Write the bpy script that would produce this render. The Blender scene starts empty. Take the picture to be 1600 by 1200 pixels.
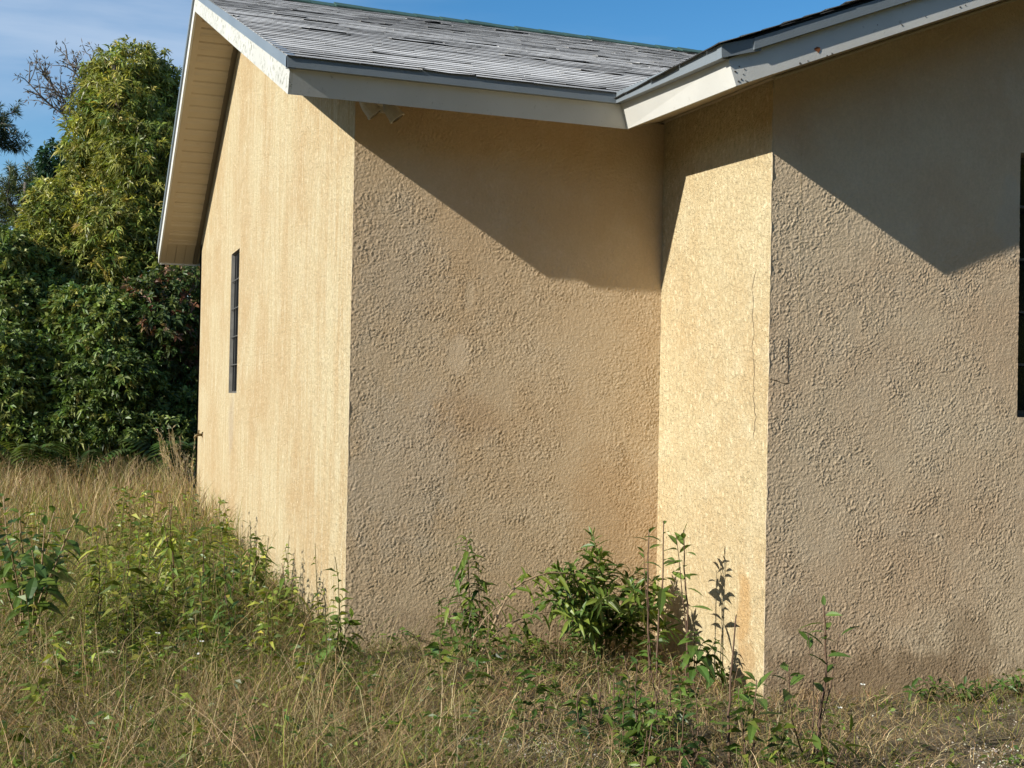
import bpy, bmesh, math, random
import numpy as np
from mathutils import Matrix, Vector

random.seed(7)
rng = np.random.default_rng(11)
scene = bpy.context.scene
COL = scene.collection

# ------------------------------------------------------------------ camera
CAM = np.array([-1.715, -7.646, 1.55])
FPX = 1936.0                                   # focal length in pixels of a 1600 px wide picture
ROT = np.array([[0.939, 0.023, 0.344], [-0.344, 0.007, 0.939], [0.019, -1.0, 0.014]])
_u, _s, _v = np.linalg.svd(ROT); ROT = _u @ _v  # columns: right, down, forward in the world
cam_data = bpy.data.cameras.new('camera')
cam_data.sensor_width = 36.0
cam_data.lens = 36.0 * FPX / 1600.0
cam_data.clip_start = 0.05
cam_data.clip_end = 3000.0
cam = bpy.data.objects.new('camera', cam_data)
COL.objects.link(cam)
m = Matrix.Identity(4)
for i in range(3):
    m[i][0] = ROT[i, 0]; m[i][1] = -ROT[i, 1]; m[i][2] = -ROT[i, 2]; m[i][3] = CAM[i]
cam.matrix_world = m
scene.camera = cam


def at(px, py, Y):
    """point of the vertical plane y = Y that is seen at a pixel of the photograph"""
    d = ROT @ np.array([(px - 800) / FPX, (py - 600) / FPX, 1.0])
    return CAM + d * ((Y - CAM[1]) / d[1])


# ------------------------------------------------------------------ light
SUN_TRAVEL = Vector((0.870, 0.203, -0.449)).normalized()
SUN_EL = math.asin(-SUN_TRAVEL.z)
SUN_AZ = math.atan2(-SUN_TRAVEL.x, -SUN_TRAVEL.y)      # clockwise from +Y
world = bpy.data.worlds.new('World'); scene.world = world
world.use_nodes = True
wn = world.node_tree; wn.nodes.clear()
sky = wn.nodes.new('ShaderNodeTexSky'); sky.sky_type = 'NISHITA'; sky.sun_disc = False
sky.sun_elevation = SUN_EL; sky.sun_rotation = SUN_AZ
sky.altitude = 0; sky.air_density = 1.0; sky.dust_density = 0.1; sky.ozone_density = 2.0
tc = wn.nodes.new('ShaderNodeTexCoord')
mp = wn.nodes.new('ShaderNodeMapping'); mp.inputs['Scale'].default_value = (1.0, 1.0, 5.0)
mp.inputs['Rotation'].default_value = (0.12, 0.1, 0.3)
cn = wn.nodes.new('ShaderNodeTexNoise'); cn.inputs['Scale'].default_value = 2.1; cn.inputs['Detail'].default_value = 7
cn.inputs['Roughness'].default_value = 0.5; cn.inputs['Distortion'].default_value = 0.3
cr = wn.nodes.new('ShaderNodeMapRange'); cr.inputs['From Min'].default_value = 0.40; cr.inputs['From Max'].default_value = 0.74
cr.inputs['To Max'].default_value = 0.62; cr.interpolation_type = 'SMOOTHSTEP'
mixc = wn.nodes.new('ShaderNodeMix'); mixc.data_type = 'RGBA'
mixc.inputs['B'].default_value = (4.9, 5.6, 6.6, 1)
hs = wn.nodes.new('ShaderNodeHueSaturation'); hs.inputs['Saturation'].default_value = 1.38
bg = wn.nodes.new('ShaderNodeBackground'); bg.inputs['Strength'].default_value = 0.106
wo = wn.nodes.new('ShaderNodeOutputWorld')
L = wn.links.new
L(tc.outputs['Generated'], mp.inputs['Vector']); L(mp.outputs['Vector'], cn.inputs['Vector'])
L(cn.outputs['Fac'], cr.inputs['Value']); L(cr.outputs['Result'], mixc.inputs['Factor'])
L(sky.outputs['Color'], hs.inputs['Color']); L(hs.outputs['Color'], mixc.inputs['A'])
L(mixc.outputs['Result'], bg.inputs['Color']); L(bg.outputs['Background'], wo.inputs['Surface'])

sd = bpy.data.lights.new('sun', 'SUN'); sd.energy = 5.0; sd.angle = math.radians(0.5); sd.color = (1.0, 0.955, 0.865)
sun = bpy.data.objects.new('sun', sd); COL.objects.link(sun)
sun.rotation_euler = SUN_TRAVEL.to_track_quat('-Z', 'Y').to_euler()
sun.location = (-20, -10, 15)
vs = scene.view_settings
vs.view_transform = 'Standard'; vs.look = 'None'; vs.gamma = 1.0; vs.exposure = 0.42
vs.use_curve_mapping = False
scene.cycles.use_denoising = True; scene.cycles.denoiser = 'OPENIMAGEDENOISE'; scene.cycles.denoising_prefilter = 'ACCURATE'
scene.cycles.max_bounces = 4; scene.cycles.diffuse_bounces = 3; scene.cycles.glossy_bounces = 1; scene.cycles.transmission_bounces = 2
scene.cycles.use_adaptive_sampling = True; scene.cycles.adaptive_threshold = 0.015


# ------------------------------------------------------------------ helpers
def tag(o, label=None, cat=None, group=None, kind=None):
    if label: o['label'] = label
    if cat: o['category'] = cat
    if group: o['group'] = group
    if kind: o['kind'] = kind
    return o


def empty(name, loc=(0, 0, 0)):
    o = bpy.data.objects.new(name, None); COL.objects.link(o); o.location = loc
    o.empty_display_size = 0.2
    return o


def link(name, me, mat, parent=None):
    o = bpy.data.objects.new(name, me); COL.objects.link(o)
    if mat is not None: me.materials.append(mat)
    if parent is not None:
        o.parent = parent
        if parent.type == 'EMPTY': o.matrix_parent_inverse = Matrix.Translation(-Vector(parent.location))
    return o


class MB:
    """collects vertices and faces; every mesh in world coordinates"""
    def __init__(s): s.v = []; s.f = []; s.c = []; s.n = 0
    def add(s, v, f, c=None):
        v = np.asarray(v, float).reshape(-1, 3)
        s.v.append(v); s.f.append(np.asarray(f, np.int64) + s.n); s.n += len(v)
        if c is None: c = (1, 1, 1)
        c = np.asarray(c, float)
        if c.ndim == 1: c = np.tile(c, (len(v), 1))
        s.c.append(c)
    def box(s, x0, x1, y0, y1, z0, z1, c=None):
        v = [(x, y, z) for x in (x0, x1) for y in (y0, y1) for z in (z0, z1)]
        s.add(v, [(0, 1, 3, 2), (4, 6, 7, 5), (0, 4, 5, 1), (2, 3, 7, 6), (0, 2, 6, 4), (1, 5, 7, 3)], c)
    def hexa(s, p, c=None):
        """8 points: bottom ring 4, top ring 4"""
        s.add(p, [(3, 2, 1, 0), (4, 5, 6, 7), (0, 1, 5, 4), (1, 2, 6, 5), (2, 3, 7, 6), (3, 0, 4, 7)], c)
    def prism(s, poly, d, c=None):
        """poly: list of 3-d points of a flat outline, d: extrusion vector"""
        p = np.asarray(poly, float); n = len(p); q = p + np.asarray(d, float)
        s.v.append(np.vstack([p, q])); k = s.n
        s.f.append([list(range(k + n - 1, k - 1, -1)), list(range(k + n, k + 2 * n))] +
                   [[k + i, k + (i + 1) % n, k + n + (i + 1) % n, k + n + i] for i in range(n)])
        s.n += 2 * n
        cc = np.asarray((1, 1, 1) if c is None else c, float); s.c.append(np.tile(cc, (2 * n, 1)))
    def tube(s, pts, rad, n=6, c=None, cap=True):
        pts = np.asarray(pts, float); m_ = len(pts)
        rad = np.asarray(rad if np.ndim(rad) else [rad] * m_, float)
        t = np.gradient(pts, axis=0); t /= np.linalg.norm(t, axis=1, keepdims=True) + 1e-9
        a = np.array([0, 0, 1.0]) if abs(t[0][2]) < 0.9 else np.array([1.0, 0, 0])
        u = np.cross(t, a); u /= np.linalg.norm(u, axis=1, keepdims=True) + 1e-9
        w = np.cross(t, u)
        an = np.arange(n) * 2 * math.pi / n
        ring = (pts[:, None] + rad[:, None, None] * (np.cos(an)[None, :, None] * u[:, None] + np.sin(an)[None, :, None] * w[:, None]))
        f = []
        for i in range(m_ - 1):
            for j in range(n):
                k = (j + 1) % n
                f.append((i * n + j, i * n + k, (i + 1) * n + k, (i + 1) * n + j))
        s.add(ring.reshape(-1, 3), f, c)
        if cap:
            s.f.append([[s.n - n + j for j in range(n)]])
            s.f.append([[s.n - n * m_ + j for j in range(n)][::-1]])
    def mesh(s, name, smooth=False):
        V = np.vstack(s.v); Cc = np.vstack(s.c)
        ls = []; tot = []
        for f in s.f:
            if isinstance(f, np.ndarray):
                ls.append(f.reshape(-1)); tot.append(np.full(len(f), f.shape[1]))
            else:
                for q in f: ls.append(np.asarray(q)); tot.append(np.array([len(q)]))
        li = np.concatenate(ls); lt = np.concatenate(tot)
        me = bpy.data.meshes.new(name)
        me.vertices.add(len(V)); me.vertices.foreach_set('co', V.reshape(-1).astype(np.float32))
        me.loops.add(len(li)); me.loops.foreach_set('vertex_index', li.astype(np.int32))
        me.polygons.add(len(lt))
        st = np.concatenate([[0], np.cumsum(lt)[:-1]])
        me.polygons.foreach_set('loop_start', st.astype(np.int32))
        me.polygons.foreach_set('loop_total', lt.astype(np.int32))
        me.polygons.foreach_set('use_smooth', np.full(len(lt), bool(smooth)))
        ca = me.color_attributes.new('tint', 'FLOAT_COLOR', 'POINT')
        ca.data.foreach_set('color', np.hstack([Cc, np.ones((len(Cc), 1))]).reshape(-1).astype(np.float32))
        me.update(calc_edges=True)
        return me
    def build(s, name, mat, parent=None, smooth=False):
        return link(name, s.mesh(name, smooth), mat, parent)


def perlin(x, y, seed=0):
    r = np.random.default_rng(seed)
    perm = r.permutation(512); ang = r.random(512) * 2 * math.pi
    gx, gy = np.cos(ang), np.sin(ang)
    xi = np.floor(x).astype(int); yi = np.floor(y).astype(int)
    xf = x - xi; yf = y - yi
    def g(ix, iy, dx, dy):
        h = perm[(perm[ix & 511] + iy) & 511]
        return gx[h] * dx + gy[h] * dy
    u = xf ** 3 * (xf * (xf * 6 - 15) + 10); v = yf ** 3 * (yf * (yf * 6 - 15) + 10)
    a = g(xi, yi, xf, yf); b = g(xi + 1, yi, xf - 1, yf)
    c = g(xi, yi + 1, xf, yf - 1); d = g(xi + 1, yi + 1, xf - 1, yf - 1)
    return ((a * (1 - u) + b * u) * (1 - v) + (c * (1 - u) + d * u) * v) * 1.5


def sstep(a, b, x):
    t = np.clip((x - a) / (b - a), 0, 1); return t * t * (3 - 2 * t)


# ------------------------------------------------------------------ materials
def new_mat(name):
    mt = bpy.data.materials.new(name); mt.use_nodes = True
    nt = mt.node_tree
    return mt, nt, nt.nodes['Principled BSDF']


class NT:
    """terse node wiring"""
    def __init__(s, nt): s.nt = nt
    def n(s, t, **kw):
        nd = s.nt.nodes.new('ShaderNode' + t)
        for k, v in kw.items():
            if hasattr(nd, k) and not k[0].isupper(): setattr(nd, k, v)
            else: nd.inputs[k.replace('_', ' ')].default_value = v
        return nd
    def l(s, a, b): s.nt.links.new(a, b)
    def coord(s, scale=(1, 1, 1)):
        c = s.n('TexCoord'); mpn = s.n('Mapping'); mpn.inputs['Scale'].default_value = scale
        s.l(c.outputs['Object'], mpn.inputs['Vector']); return mpn.outputs['Vector']
    def noise(s, vec, scale, detail=3, rough=0.5, dist=0.0):
        nd = s.n('TexNoise', Scale=scale, Detail=detail, Roughness=rough, Distortion=dist)
        s.l(vec, nd.inputs['Vector']); return nd.outputs['Fac']
    def rng(s, v, a, b, c=0.0, d=1.0, smooth=True):
        nd = s.n('MapRange'); nd.interpolation_type = 'SMOOTHSTEP' if smooth else 'LINEAR'
        for k, val in zip(('From Min', 'From Max', 'To Min', 'To Max'), (a, b, c, d)): nd.inputs[k].default_value = val
        s.l(v, nd.inputs['Value']); return nd.outputs['Result']
    def math(s, op, a, b=None):
        nd = s.n('Math', operation=op)
        for i, x in enumerate((a, b)):
            if x is None: continue
            if isinstance(x, (int, float)): nd.inputs[i].default_value = x
            else: s.l(x, nd.inputs[i])
        return nd.outputs[0]
    def mix(s, fac, a, b, blend='MIX'):
        nd = s.n('Mix', data_type='RGBA', blend_type=blend)
        for k, x in (('Factor', fac), ('A', a), ('B', b)):
            sock = nd.inputs[0] if k == 'Factor' else nd.inputs[6 if k == 'A' else 7]
            if isinstance(x, (int, float)): sock.default_value = x
            elif isinstance(x, tuple): sock.default_value = (*x, 1) if len(x) == 3 else x
            else: s.l(x, sock)
        return nd.outputs[2]
    def bump(s, h, strength, dist, normal=None):
        nd = s.n('Bump', Strength=strength, Distance=dist); s.l(h, nd.inputs['Height'])
        if normal is not None: s.l(normal, nd.inputs['Normal'])
        return nd.outputs['Normal']
    def sep(s, vec):
        nd = s.n('SeparateXYZ'); s.l(vec, nd.inputs[0]); return nd.outputs


def stucco(name, base, pale, warm, axis, worm=0.0, streak=0.0, speck=0.0, stains=()):
    """painted rough render. axis: the horizontal axis of the wall ('X' or 'Y')"""
    mt, nt, b = new_mat(name); N = NT(nt)
    co = N.coord()
    big = N.noise(co, 0.9, 4, 0.6)
    mid = N.noise(co, 4.5, 4, 0.6)
    col = N.mix(N.rng(big, 0.35, 0.68), base, warm)
    col = N.mix(N.rng(mid, 0.45, 0.75, 0, 0.5), col, pale)
    if streak:
        sc = (1, 1, 0.045) 
        st = N.noise(N.coord((9, 9, 0.8)), 1.0, 5, 0.65)
        col = N.mix(N.rng(st, 0.42, 0.66, 0, streak), col, warm)
        st2 = N.noise(N.coord((26, 26, 2.4)), 1.0, 4, 0.6)
        col = N.mix(N.rng(st2, 0.5, 0.72, 0, streak * 0.8), col, pale)
    fine = N.noise(co, 70, 3, 0.6)
    col = N.mix(N.rng(fine, 0.3, 0.7, 0.0, 0.22), col, tuple(c * 0.62 for c in base))
    if speck:
        pit = N.noise(N.coord((1, 1, 0.6)), 38, 5, 0.75)
        col = N.mix(N.rng(pit, 0.52, 0.66, 0, speck), col, tuple(c * 0.6 for c in base))
        col = N.mix(N.rng(pit, 0.46, 0.34, 0, speck), col, tuple(min(1, c * 1.18) for c in pale))
    x, y, z = N.sep(N.coord())[:3]
    hor = x if axis == 'X' else y
    for (u0, z0, ru, rz, colr, amt) in stains:
        du = N.math('DIVIDE', N.math('SUBTRACT', hor, u0), ru)
        dz = N.math('DIVIDE', N.math('SUBTRACT', z, z0), rz)
        r = N.math('SQRT', N.math('ADD', N.math('MULTIPLY', du, du), N.math('MULTIPLY', dz, dz)))
        r = N.math('ADD', r, N.math('MULTIPLY', N.math('SUBTRACT', N.noise(co, 7, 4, 0.65), 0.5), 1.6))
        col = N.mix(N.rng(r, 0.45, 1.0, amt, 0.0), col, colr)
    N.l(col, b.inputs['Base Color'])
    b.inputs['Roughness'].default_value = 0.92
    b.inputs['Specular IOR Level'].default_value = 0.15
    h = N.noise(co, 120, 4, 0.6)
    nrm = N.bump(h, 0.6, 0.004)
    if speck:
        nrm = N.bump(N.noise(co, 42, 4, 0.7, 0.5), 1.0, 0.03 * speck, nrm)
        nrm = N.bump(N.noise(co, 9, 3, 0.5), 0.5, 0.03 * speck, nrm)
    if worm:
        wv = N.noise(co, 24, 2, 0.5, 0.9)
        rd = N.rng(N.math('ABSOLUTE', N.math('SUBTRACT', wv, 0.5)), 0.0, 0.07, 1.0, 0.0)
        rd = N.math('MULTIPLY', rd, N.rng(N.noise(co, 3.0, 3), 0.35, 0.6, 0.2, 1.0))
        nrm = N.bump(rd, worm, 0.006, nrm)
    N.l(nrm, b.inputs['Normal'])
    return mt


PAINT = (0.60, 0.44, 0.26); PALE = (0.68, 0.54, 0.34); WARM = (0.56, 0.37, 0.19)
BROWN = (0.30, 0.17, 0.075)
M = {}
M['wall_side'] = stucco('stucco_side', (0.615, 0.515, 0.315), (0.70, 0.62, 0.42), (0.52, 0.365, 0.19), 'Y', worm=0.0, streak=0.8, speck=0.75,
                        stains=[(5.6, 1.25, 0.28, 0.42, (0.42, 0.33, 0.24), 0.45)])
M['wall_front'] = stucco('stucco_front', (0.64, 0.49, 0.315), (0.68, 0.545, 0.375), (0.61, 0.43, 0.25), 'X', speck=0.16, stains=[
    (1.0, 0.05, 1.2, 0.24, (0.38, 0.27, 0.16), 0.6), (0.75, 1.45, 0.35, 0.22, (0.44, 0.29, 0.17), 0.28),
    (1.5, 2.9, 0.9, 0.5, (0.48, 0.34, 0.18), 0.3), (1.75, 0.9, 0.3, 0.5, (0.50, 0.34, 0.19), 0.4), (0.70, 1.84, 0.12, 0.18, (0.72, 0.57, 0.39), 0.5), (0.78, 2.22, 0.05, 0.15, (0.70, 0.56, 0.38), 0.4), (0.35, 1.1, 0.5, 0.7, (0.56, 0.47, 0.35), 0.45), (0.3, 2.4, 0.35, 0.5, (0.55, 0.44, 0.31), 0.4)])
M['wall_return'] = stucco('stucco_return', (0.615, 0.505, 0.30), (0.69, 0.605, 0.40), (0.56, 0.415, 0.225), 'Y', worm=0.0, streak=0.2, speck=0.7, stains=[
    (-1.16, 0.33, 0.10, 0.34, (0.50, 0.28, 0.10), 0.55), (-1.2, 0.0, 0.12, 0.3, (0.44, 0.27, 0.12), 0.5)])
M['wall_gable'] = stucco('stucco_gable', (0.73, 0.575, 0.385), (0.77, 0.625, 0.44), (0.68, 0.495, 0.315), 'X', speck=0.16, stains=[
    (3.0, -0.22, 1.5, 0.42, (0.37, 0.26, 0.155), 0.85), (3.6, 0.05, 0.25, 0.35, (0.42, 0.30, 0.185), 0.6), (2.35, 0.33, 0.13, 0.14, (0.46, 0.31, 0.18), 0.4),
    (2.5, 0.12, 0.3, 0.4, (0.44, 0.31, 0.19), 0.45), (3.92, 2.75, 0.16, 0.3, (0.60, 0.52, 0.40), 0.5)])


def painted_board(name, base, chip, amt=0.5, rough=0.55, lo=0.63, cover=0.44):
    mt, nt, b = new_mat(name); N = NT(nt); co = N.coord()
    col = N.mix(N.rng(N.noise(co, 2.2, 4), 0.35, 0.7, 0, 0.6), base, tuple(c * 0.84 for c in base))
    ch = N.noise(co, 22, 5, 0.65, 0.5)
    msk = N.math('MULTIPLY', N.rng(ch, lo, lo + 0.06), N.rng(N.noise(co, 1.6, 3), cover, cover + 0.1))
    col = N.mix(N.math('MULTIPLY', msk, amt), col, chip)
    sp = N.noise(co, 60, 3, 0.6)
    col = N.mix(N.rng(sp, 0.66, 0.72, 0, 0.5 * amt), col, (0.12, 0.11, 0.09))
    N.l(col, b.inputs['Base Color']); b.inputs['Roughness'].default_value = rough
    N.l(N.bump(N.math('ADD', ch, N.noise(co, 90, 3)), 0.3, 0.002), b.inputs['Normal'])
    return mt


M['fascia'] = painted_board('white_board', (0.66, 0.65, 0.60), (0.20, 0.17, 0.12), 0.35)
M['fascia_worn'] = painted_board('worn_white_board', (0.58, 0.57, 0.51), (0.22, 0.21, 0.15), 0.85, 0.6, 0.54, 0.34)
M['drip'] = painted_board('grey_metal', (0.20, 0.23, 0.25), (0.10, 0.11, 0.11), 0.25, 0.38)
M['soffit'] = painted_board('beige_vinyl', (0.52, 0.43, 0.31), (0.30, 0.23, 0.15), 0.3, 0.6)
M['soffit_dark'] = painted_board('brown_trim', (0.20, 0.16, 0.11), (0.12, 0.09, 0.06), 0.3, 0.7)


def shingle_mat():
    mt, nt, b = new_mat('weathered_shingle'); N = NT(nt)
    co = N.coord((0.28, 9, 9)); a = N.n('Attribute', attribute_name='tint')
    st = N.noise(co, 1.6, 6, 0.68)
    col = N.mix(N.rng(st, 0.53, 0.70), (0.72, 0.70, 0.66), (0.11, 0.108, 0.10))
    st2 = N.noise(N.coord((0.35, 1.3, 1.3)), 1.2, 4, 0.6)
    col = N.mix(N.rng(st2, 0.47, 0.60, 0, 0.62), col, (0.15, 0.148, 0.14))
    gr = N.noise(N.coord(), 220, 2, 0.6)
    col = N.mix(N.rng(gr, 0.35, 0.65, 0, 0.4), col, (0.26, 0.25, 0.24))
    col = N.mix(1.0, col, a.outputs['Color'], 'MULTIPLY')
    N.l(col, b.inputs['Base Color']); b.inputs['Roughness'].default_value = 0.9
    N.l(N.bump(gr, 0.5, 0.003), b.inputs['Normal'])
    return mt


M['shingle'] = shingle_mat()


def plain(name, col, rough=0.6, metal=0.0, var=0.25, scale=12, bump=0.2):
    mt, nt, b = new_mat(name); N = NT(nt); co = N.coord()
    c = N.mix(N.rng(N.noise(co, scale, 4, 0.6), 0.3, 0.7, 0, 1), col, tuple(x * (1 - var) for x in col))
    N.l(c, b.inputs['Base Color']); b.inputs['Roughness'].default_value = rough; b.inputs['Metallic'].default_value = metal
    N.l(N.bump(N.noise(co, scale * 8, 3), bump, 0.002), b.inputs['Normal'])
    return mt


M['ridge'] = plain('green_ridge_metal', (0.045, 0.10, 0.075), 0.6)
M['deck'] = plain('roof_underlay', (0.035, 0.035, 0.035), 0.95)
M['bar'] = plain('black_iron', (0.035, 0.035, 0.035), 0.5, 0.3)
M['frame'] = plain('grey_window_frame', (0.12, 0.115, 0.105), 0.5)
M['jamb'] = plain('grey_plaster', (0.36, 0.34, 0.30), 0.9)
M['lamp'] = plain('beige_lamp_housing', (0.60, 0.56, 0.48), 0.5)
M['lamp_dark'] = plain('lamp_lens', (0.05, 0.05, 0.05), 0.15)
M['brass'] = plain('weathered_brass', (0.20, 0.14, 0.06), 0.5, 0.6)
M['crack'] = plain('crack', (0.10, 0.07, 0.04), 0.95)
M['interior'] = plain('dark_interior', (0.02, 0.02, 0.02), 0.9)
M['rust'] = plain('rust', (0.26, 0.08, 0.02), 0.9)
gm, gnt, gb = new_mat('window_glass'); gb.inputs['Base Color'].default_value = (0.012, 0.014, 0.016, 1); gb.inputs['Roughness'].default_value = 0.12
M['glass'] = gm


def leafy(name, trans=0.28, rough=0.45, spec=0.4):
    mt, nt, b = new_mat(name); N = NT(nt)
    a = N.n('Attribute', attribute_name='tint')
    N.l(a.outputs['Color'], b.inputs['Base Color']); b.inputs['Roughness'].default_value = rough
    b.inputs['Specular IOR Level'].default_value = spec
    tr = N.n('BsdfTranslucent'); mx = N.n('MixShader'); mx.inputs[0].default_value = trans
    c2 = N.mix(1.0, a.outputs['Color'], (1.15, 1.2, 0.6), 'MULTIPLY')
    N.l(c2, tr.inputs['Color'])
    N.l(b.outputs[0], mx.inputs[1]); N.l(tr.outputs[0], mx.inputs[2])
    N.l(mx.outputs[0], nt.nodes['Material Output'].inputs['Surface'])
    return mt


M['leaf'] = leafy('leaf', 0.33, 0.42)
M['leaf_gloss'] = leafy('glossy_leaf', 0.26, 0.45, 0.35)
M['grass'] = leafy('grass_blade', 0.22, 0.6, 0.25)
M['bark'] = plain('bark', (0.16, 0.12, 0.09), 0.95, 0, 0.5, 14, 0.8)
M['bark_grey'] = plain('grey_bark', (0.17, 0.145, 0.125), 0.95, 0, 0.5, 14, 0.8)
M['stem'] = plain('weed_stem', (0.15, 0.09, 0.055), 0.8, 0, 0.3, 30)
M['stem_green'] = plain('green_stem', (0.16, 0.17, 0.05), 0.7, 0, 0.3, 30)
M['stem_tan'] = plain('tan_stem', (0.40, 0.28, 0.16), 0.8, 0, 0.3, 30)
M['petal'] = plain('white_petal', (0.75, 0.75, 0.68), 0.6)


# ------------------------------------------------------------------ ground
def gz(x, y):
    x = np.asarray(x, float); y = np.asarray(y, float)
    z = -0.05 + 0.026 * np.clip(y, 0, 14) - 0.13 * sstep(0.3, 2.6, x) * sstep(1.5, -1.5, y)
    z = z - 0.05 * sstep(-1.5, -5, y)
    z = z + 0.035 * perlin(x * 0.6 + 5, y * 0.6, 3) + 0.012 * perlin(x * 2.3, y * 2.3, 4)
    return z


def ground_mat():
    mt, nt, b = new_mat('dry_soil'); N = NT(nt); co = N.coord()
    col = N.mix(N.rng(N.noise(co, 1.4, 5, 0.6), 0.35, 0.65), (0.10, 0.075, 0.042), (0.17, 0.13, 0.08))
    col = N.mix(N.rng(N.noise(co, 26, 5, 0.7), 0.4, 0.7, 0, 0.8), col, (0.10, 0.085, 0.04))
    col = N.mix(N.rng(N.noise(co, 90, 3, 0.7), 0.55, 0.75, 0, 0.6), col, (0.42, 0.38, 0.30))
    N.l(col, b.inputs['Base Color']); b.inputs['Roughness'].default_value = 0.95
    N.l(N.bump(N.noise(co, 40, 5, 0.7), 0.8, 0.02), b.inputs['Normal'])
    return mt


M['ground'] = ground_mat()
gx = np.concatenate([[-900, -300, -100, -50, -30], np.linspace(-20, 20, 121), [30, 50, 100, 300, 900]])
gy = np.concatenate([[-900, -300, -100, -40, -20], np.linspace(-12, 30, 127), [40, 60, 100, 300, 900]])
GX, GY = np.meshgrid(gx, gy)
GZ = gz(GX, GY)
g = MB(); nx = len(gx); ny = len(gy)
idx = np.arange(nx * ny).reshape(ny, nx)
g.add(np.stack([GX, GY, GZ], -1).reshape(-1, 3), np.stack([idx[:-1, :-1], idx[:-1, 1:], idx[1:, 1:], idx[1:, :-1]], -1).reshape(-1, 4))
tag(g.build('ground', M['ground'], smooth=True), kind='structure')

# ------------------------------------------------------------------ house
XC = 2.165            # return wall
YD = -1.39            # gable wall of the wing
YR = 9.05             # rear wall
RY = 5.25             # ridge of the main roof
SM, SR = 0.376, 0.508  # slopes of the main roof, front and rear
SW = 0.3956           # slope of the wing
OA = 0.498            # rake overhang
ZB = 3.316            # lower edge of the eave boards
YE = -0.43            # eave board, lower edge
XE = 1.68             # wing eave board, lower edge
YK = -1.80            # wing rake board
XR = 6.45             # ridge of the wing
ZF = -0.55


def main_under(y): return ZB + SM * (y - YE)
def rear_under(y): return ZB + SM * (RY - YE) - SR * (y - RY)
def wing_under(x): return 3.275 + SW * (x - XE)


house = empty('house')
tag(house, 'tan stucco house with worn white eave boards and weathered grey shingle roof', 'house')


def relief(u, v, seed):
    """hand-thrown render: short worm-like ridges, with smoother patches, in metres"""
    wu = u + 0.035 * perlin(u * 5, v * 5, seed + 1) + 0.008 * perlin(u * 21, v * 21, seed + 9)
    wv = v + 0.035 * perlin(u * 5 + 9, v * 5 + 3, seed + 2) + 0.008 * perlin(u * 21 + 4, v * 21, seed + 10)
    acc = 0.0; wsum = 1e-6
    for k in range(5):                                # short strokes in several directions, each in its own patches
        an = k * math.pi / 5 + 0.3; ca, sa = math.cos(an), math.sin(an)
        p_ = (wu * ca + wv * sa) * 31 + 3.1 * k; q_ = (wv * ca - wu * sa) * 54 + 1.7 * k
        r_ = np.clip(1 - np.abs(perlin(p_, q_, seed + 20 + k) + 0.1) / 0.24, 0, 1)
        wgt = np.exp(4.5 * perlin(u * 4.5 + 11 * k, v * 4.5, seed + 30 + k))
        acc = acc + wgt * r_ * r_ * (3 - 2 * r_); wsum = wsum + wgt
    acc = acc / wsum * (0.66 + 0.34 * sstep(-0.3, 0.15, perlin(wu * 13, wv * 13, seed + 5)))
    msk = 0.5 + 0.5 * sstep(-0.5, 0.0, perlin(u * 2.2, v * 2.2, seed + 6))
    for (pu, pv, ru, rv) in ((0.70, 1.84, 0.075, 0.12), (0.78, 2.22, 0.03, 0.10), (3.05, 1.25, 0.10, 0.08), (2.75, 2.05, 0.05, 0.10), (1.45, 1.10, 0.06, 0.09)):
        d2 = ((u - pu) / ru) ** 2 + ((v - pv) / rv) ** 2 + 0.6 * perlin(u * 9, v * 9, seed + 50)   # smoothed repairs
        msk = msk * (1 - 0.9 * np.exp(-np.clip(d2, 0, 50) ** 2))
    fine = perlin(u * 70, v * 70, seed + 7)
    return 0.0039 * acc * msk + 0.0015 * fine * (0.4 + 0.6 * msk) + 0.003 * perlin(u * 1.1, v * 1.1, seed + 8)


def relief_wall(name, x0, x1, y, ztop, seed, mat, step=0.0055, ZF=-0.36):
    nu = int((x1 - x0) / step) + 1
    u = np.linspace(x0, x1, nu); nv = int((float(np.max(ztop(u))) - ZF) / step) + 1
    t = np.linspace(0, 1, nv)
    U, T = np.meshgrid(u, t); Z = ZF + (ztop(U) - ZF) * T
    h = relief(U, Z, seed)
    edge = np.minimum(sstep(0, 0.02, U - x0 + 0.004), 1)
    P = np.stack([U, y - h, Z], -1)
    ix = np.arange(nu * nv).reshape(nv, nu)
    b_ = MB()
    b_.add(P.reshape(-1, 3), np.stack([ix[:-1, :-1], ix[:-1, 1:], ix[1:, 1:], ix[1:, :-1]], -1).reshape(-1, 4))
    return b_.build(name, mat, house, smooth=True)


def flat_wall(name, fmap, outer_top, u0, u1, hole, mat, depth, jamb_mat=None):
    """wall with a rectangular hole; fmap(u, z, d) -> point at depth d behind the face"""
    b_ = MB()
    us = np.unique(np.concatenate([np.linspace(u0, u1, 40), [hole[0], hole[1], RY]])) if hole else np.linspace(u0, u1, 12)
    us = us[(us >= u0) & (us <= u1)]
    for a, c in zip(us[:-1], us[1:]):
        segs = [(ZF, None)]
        if hole and a >= hole[0] - 1e-6 and c <= hole[1] + 1e-6: segs = [(ZF, hole[2]), (hole[3], None)]
        for lo, hi in segs:
            ha = outer_top(a) if hi is None else hi; hc = outer_top(c) if hi is None else hi
            b_.add([fmap(a, lo, 0), fmap(c, lo, 0), fmap(c, hc, 0), fmap(a, ha, 0)], [(0, 1, 2, 3)])
            b_.add([fmap(a, lo, depth), fmap(c, lo, depth), fmap(c, hc, depth), fmap(a, ha, depth)], [(3, 2, 1, 0)])
    return b_.build(name, mat, house)


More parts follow.
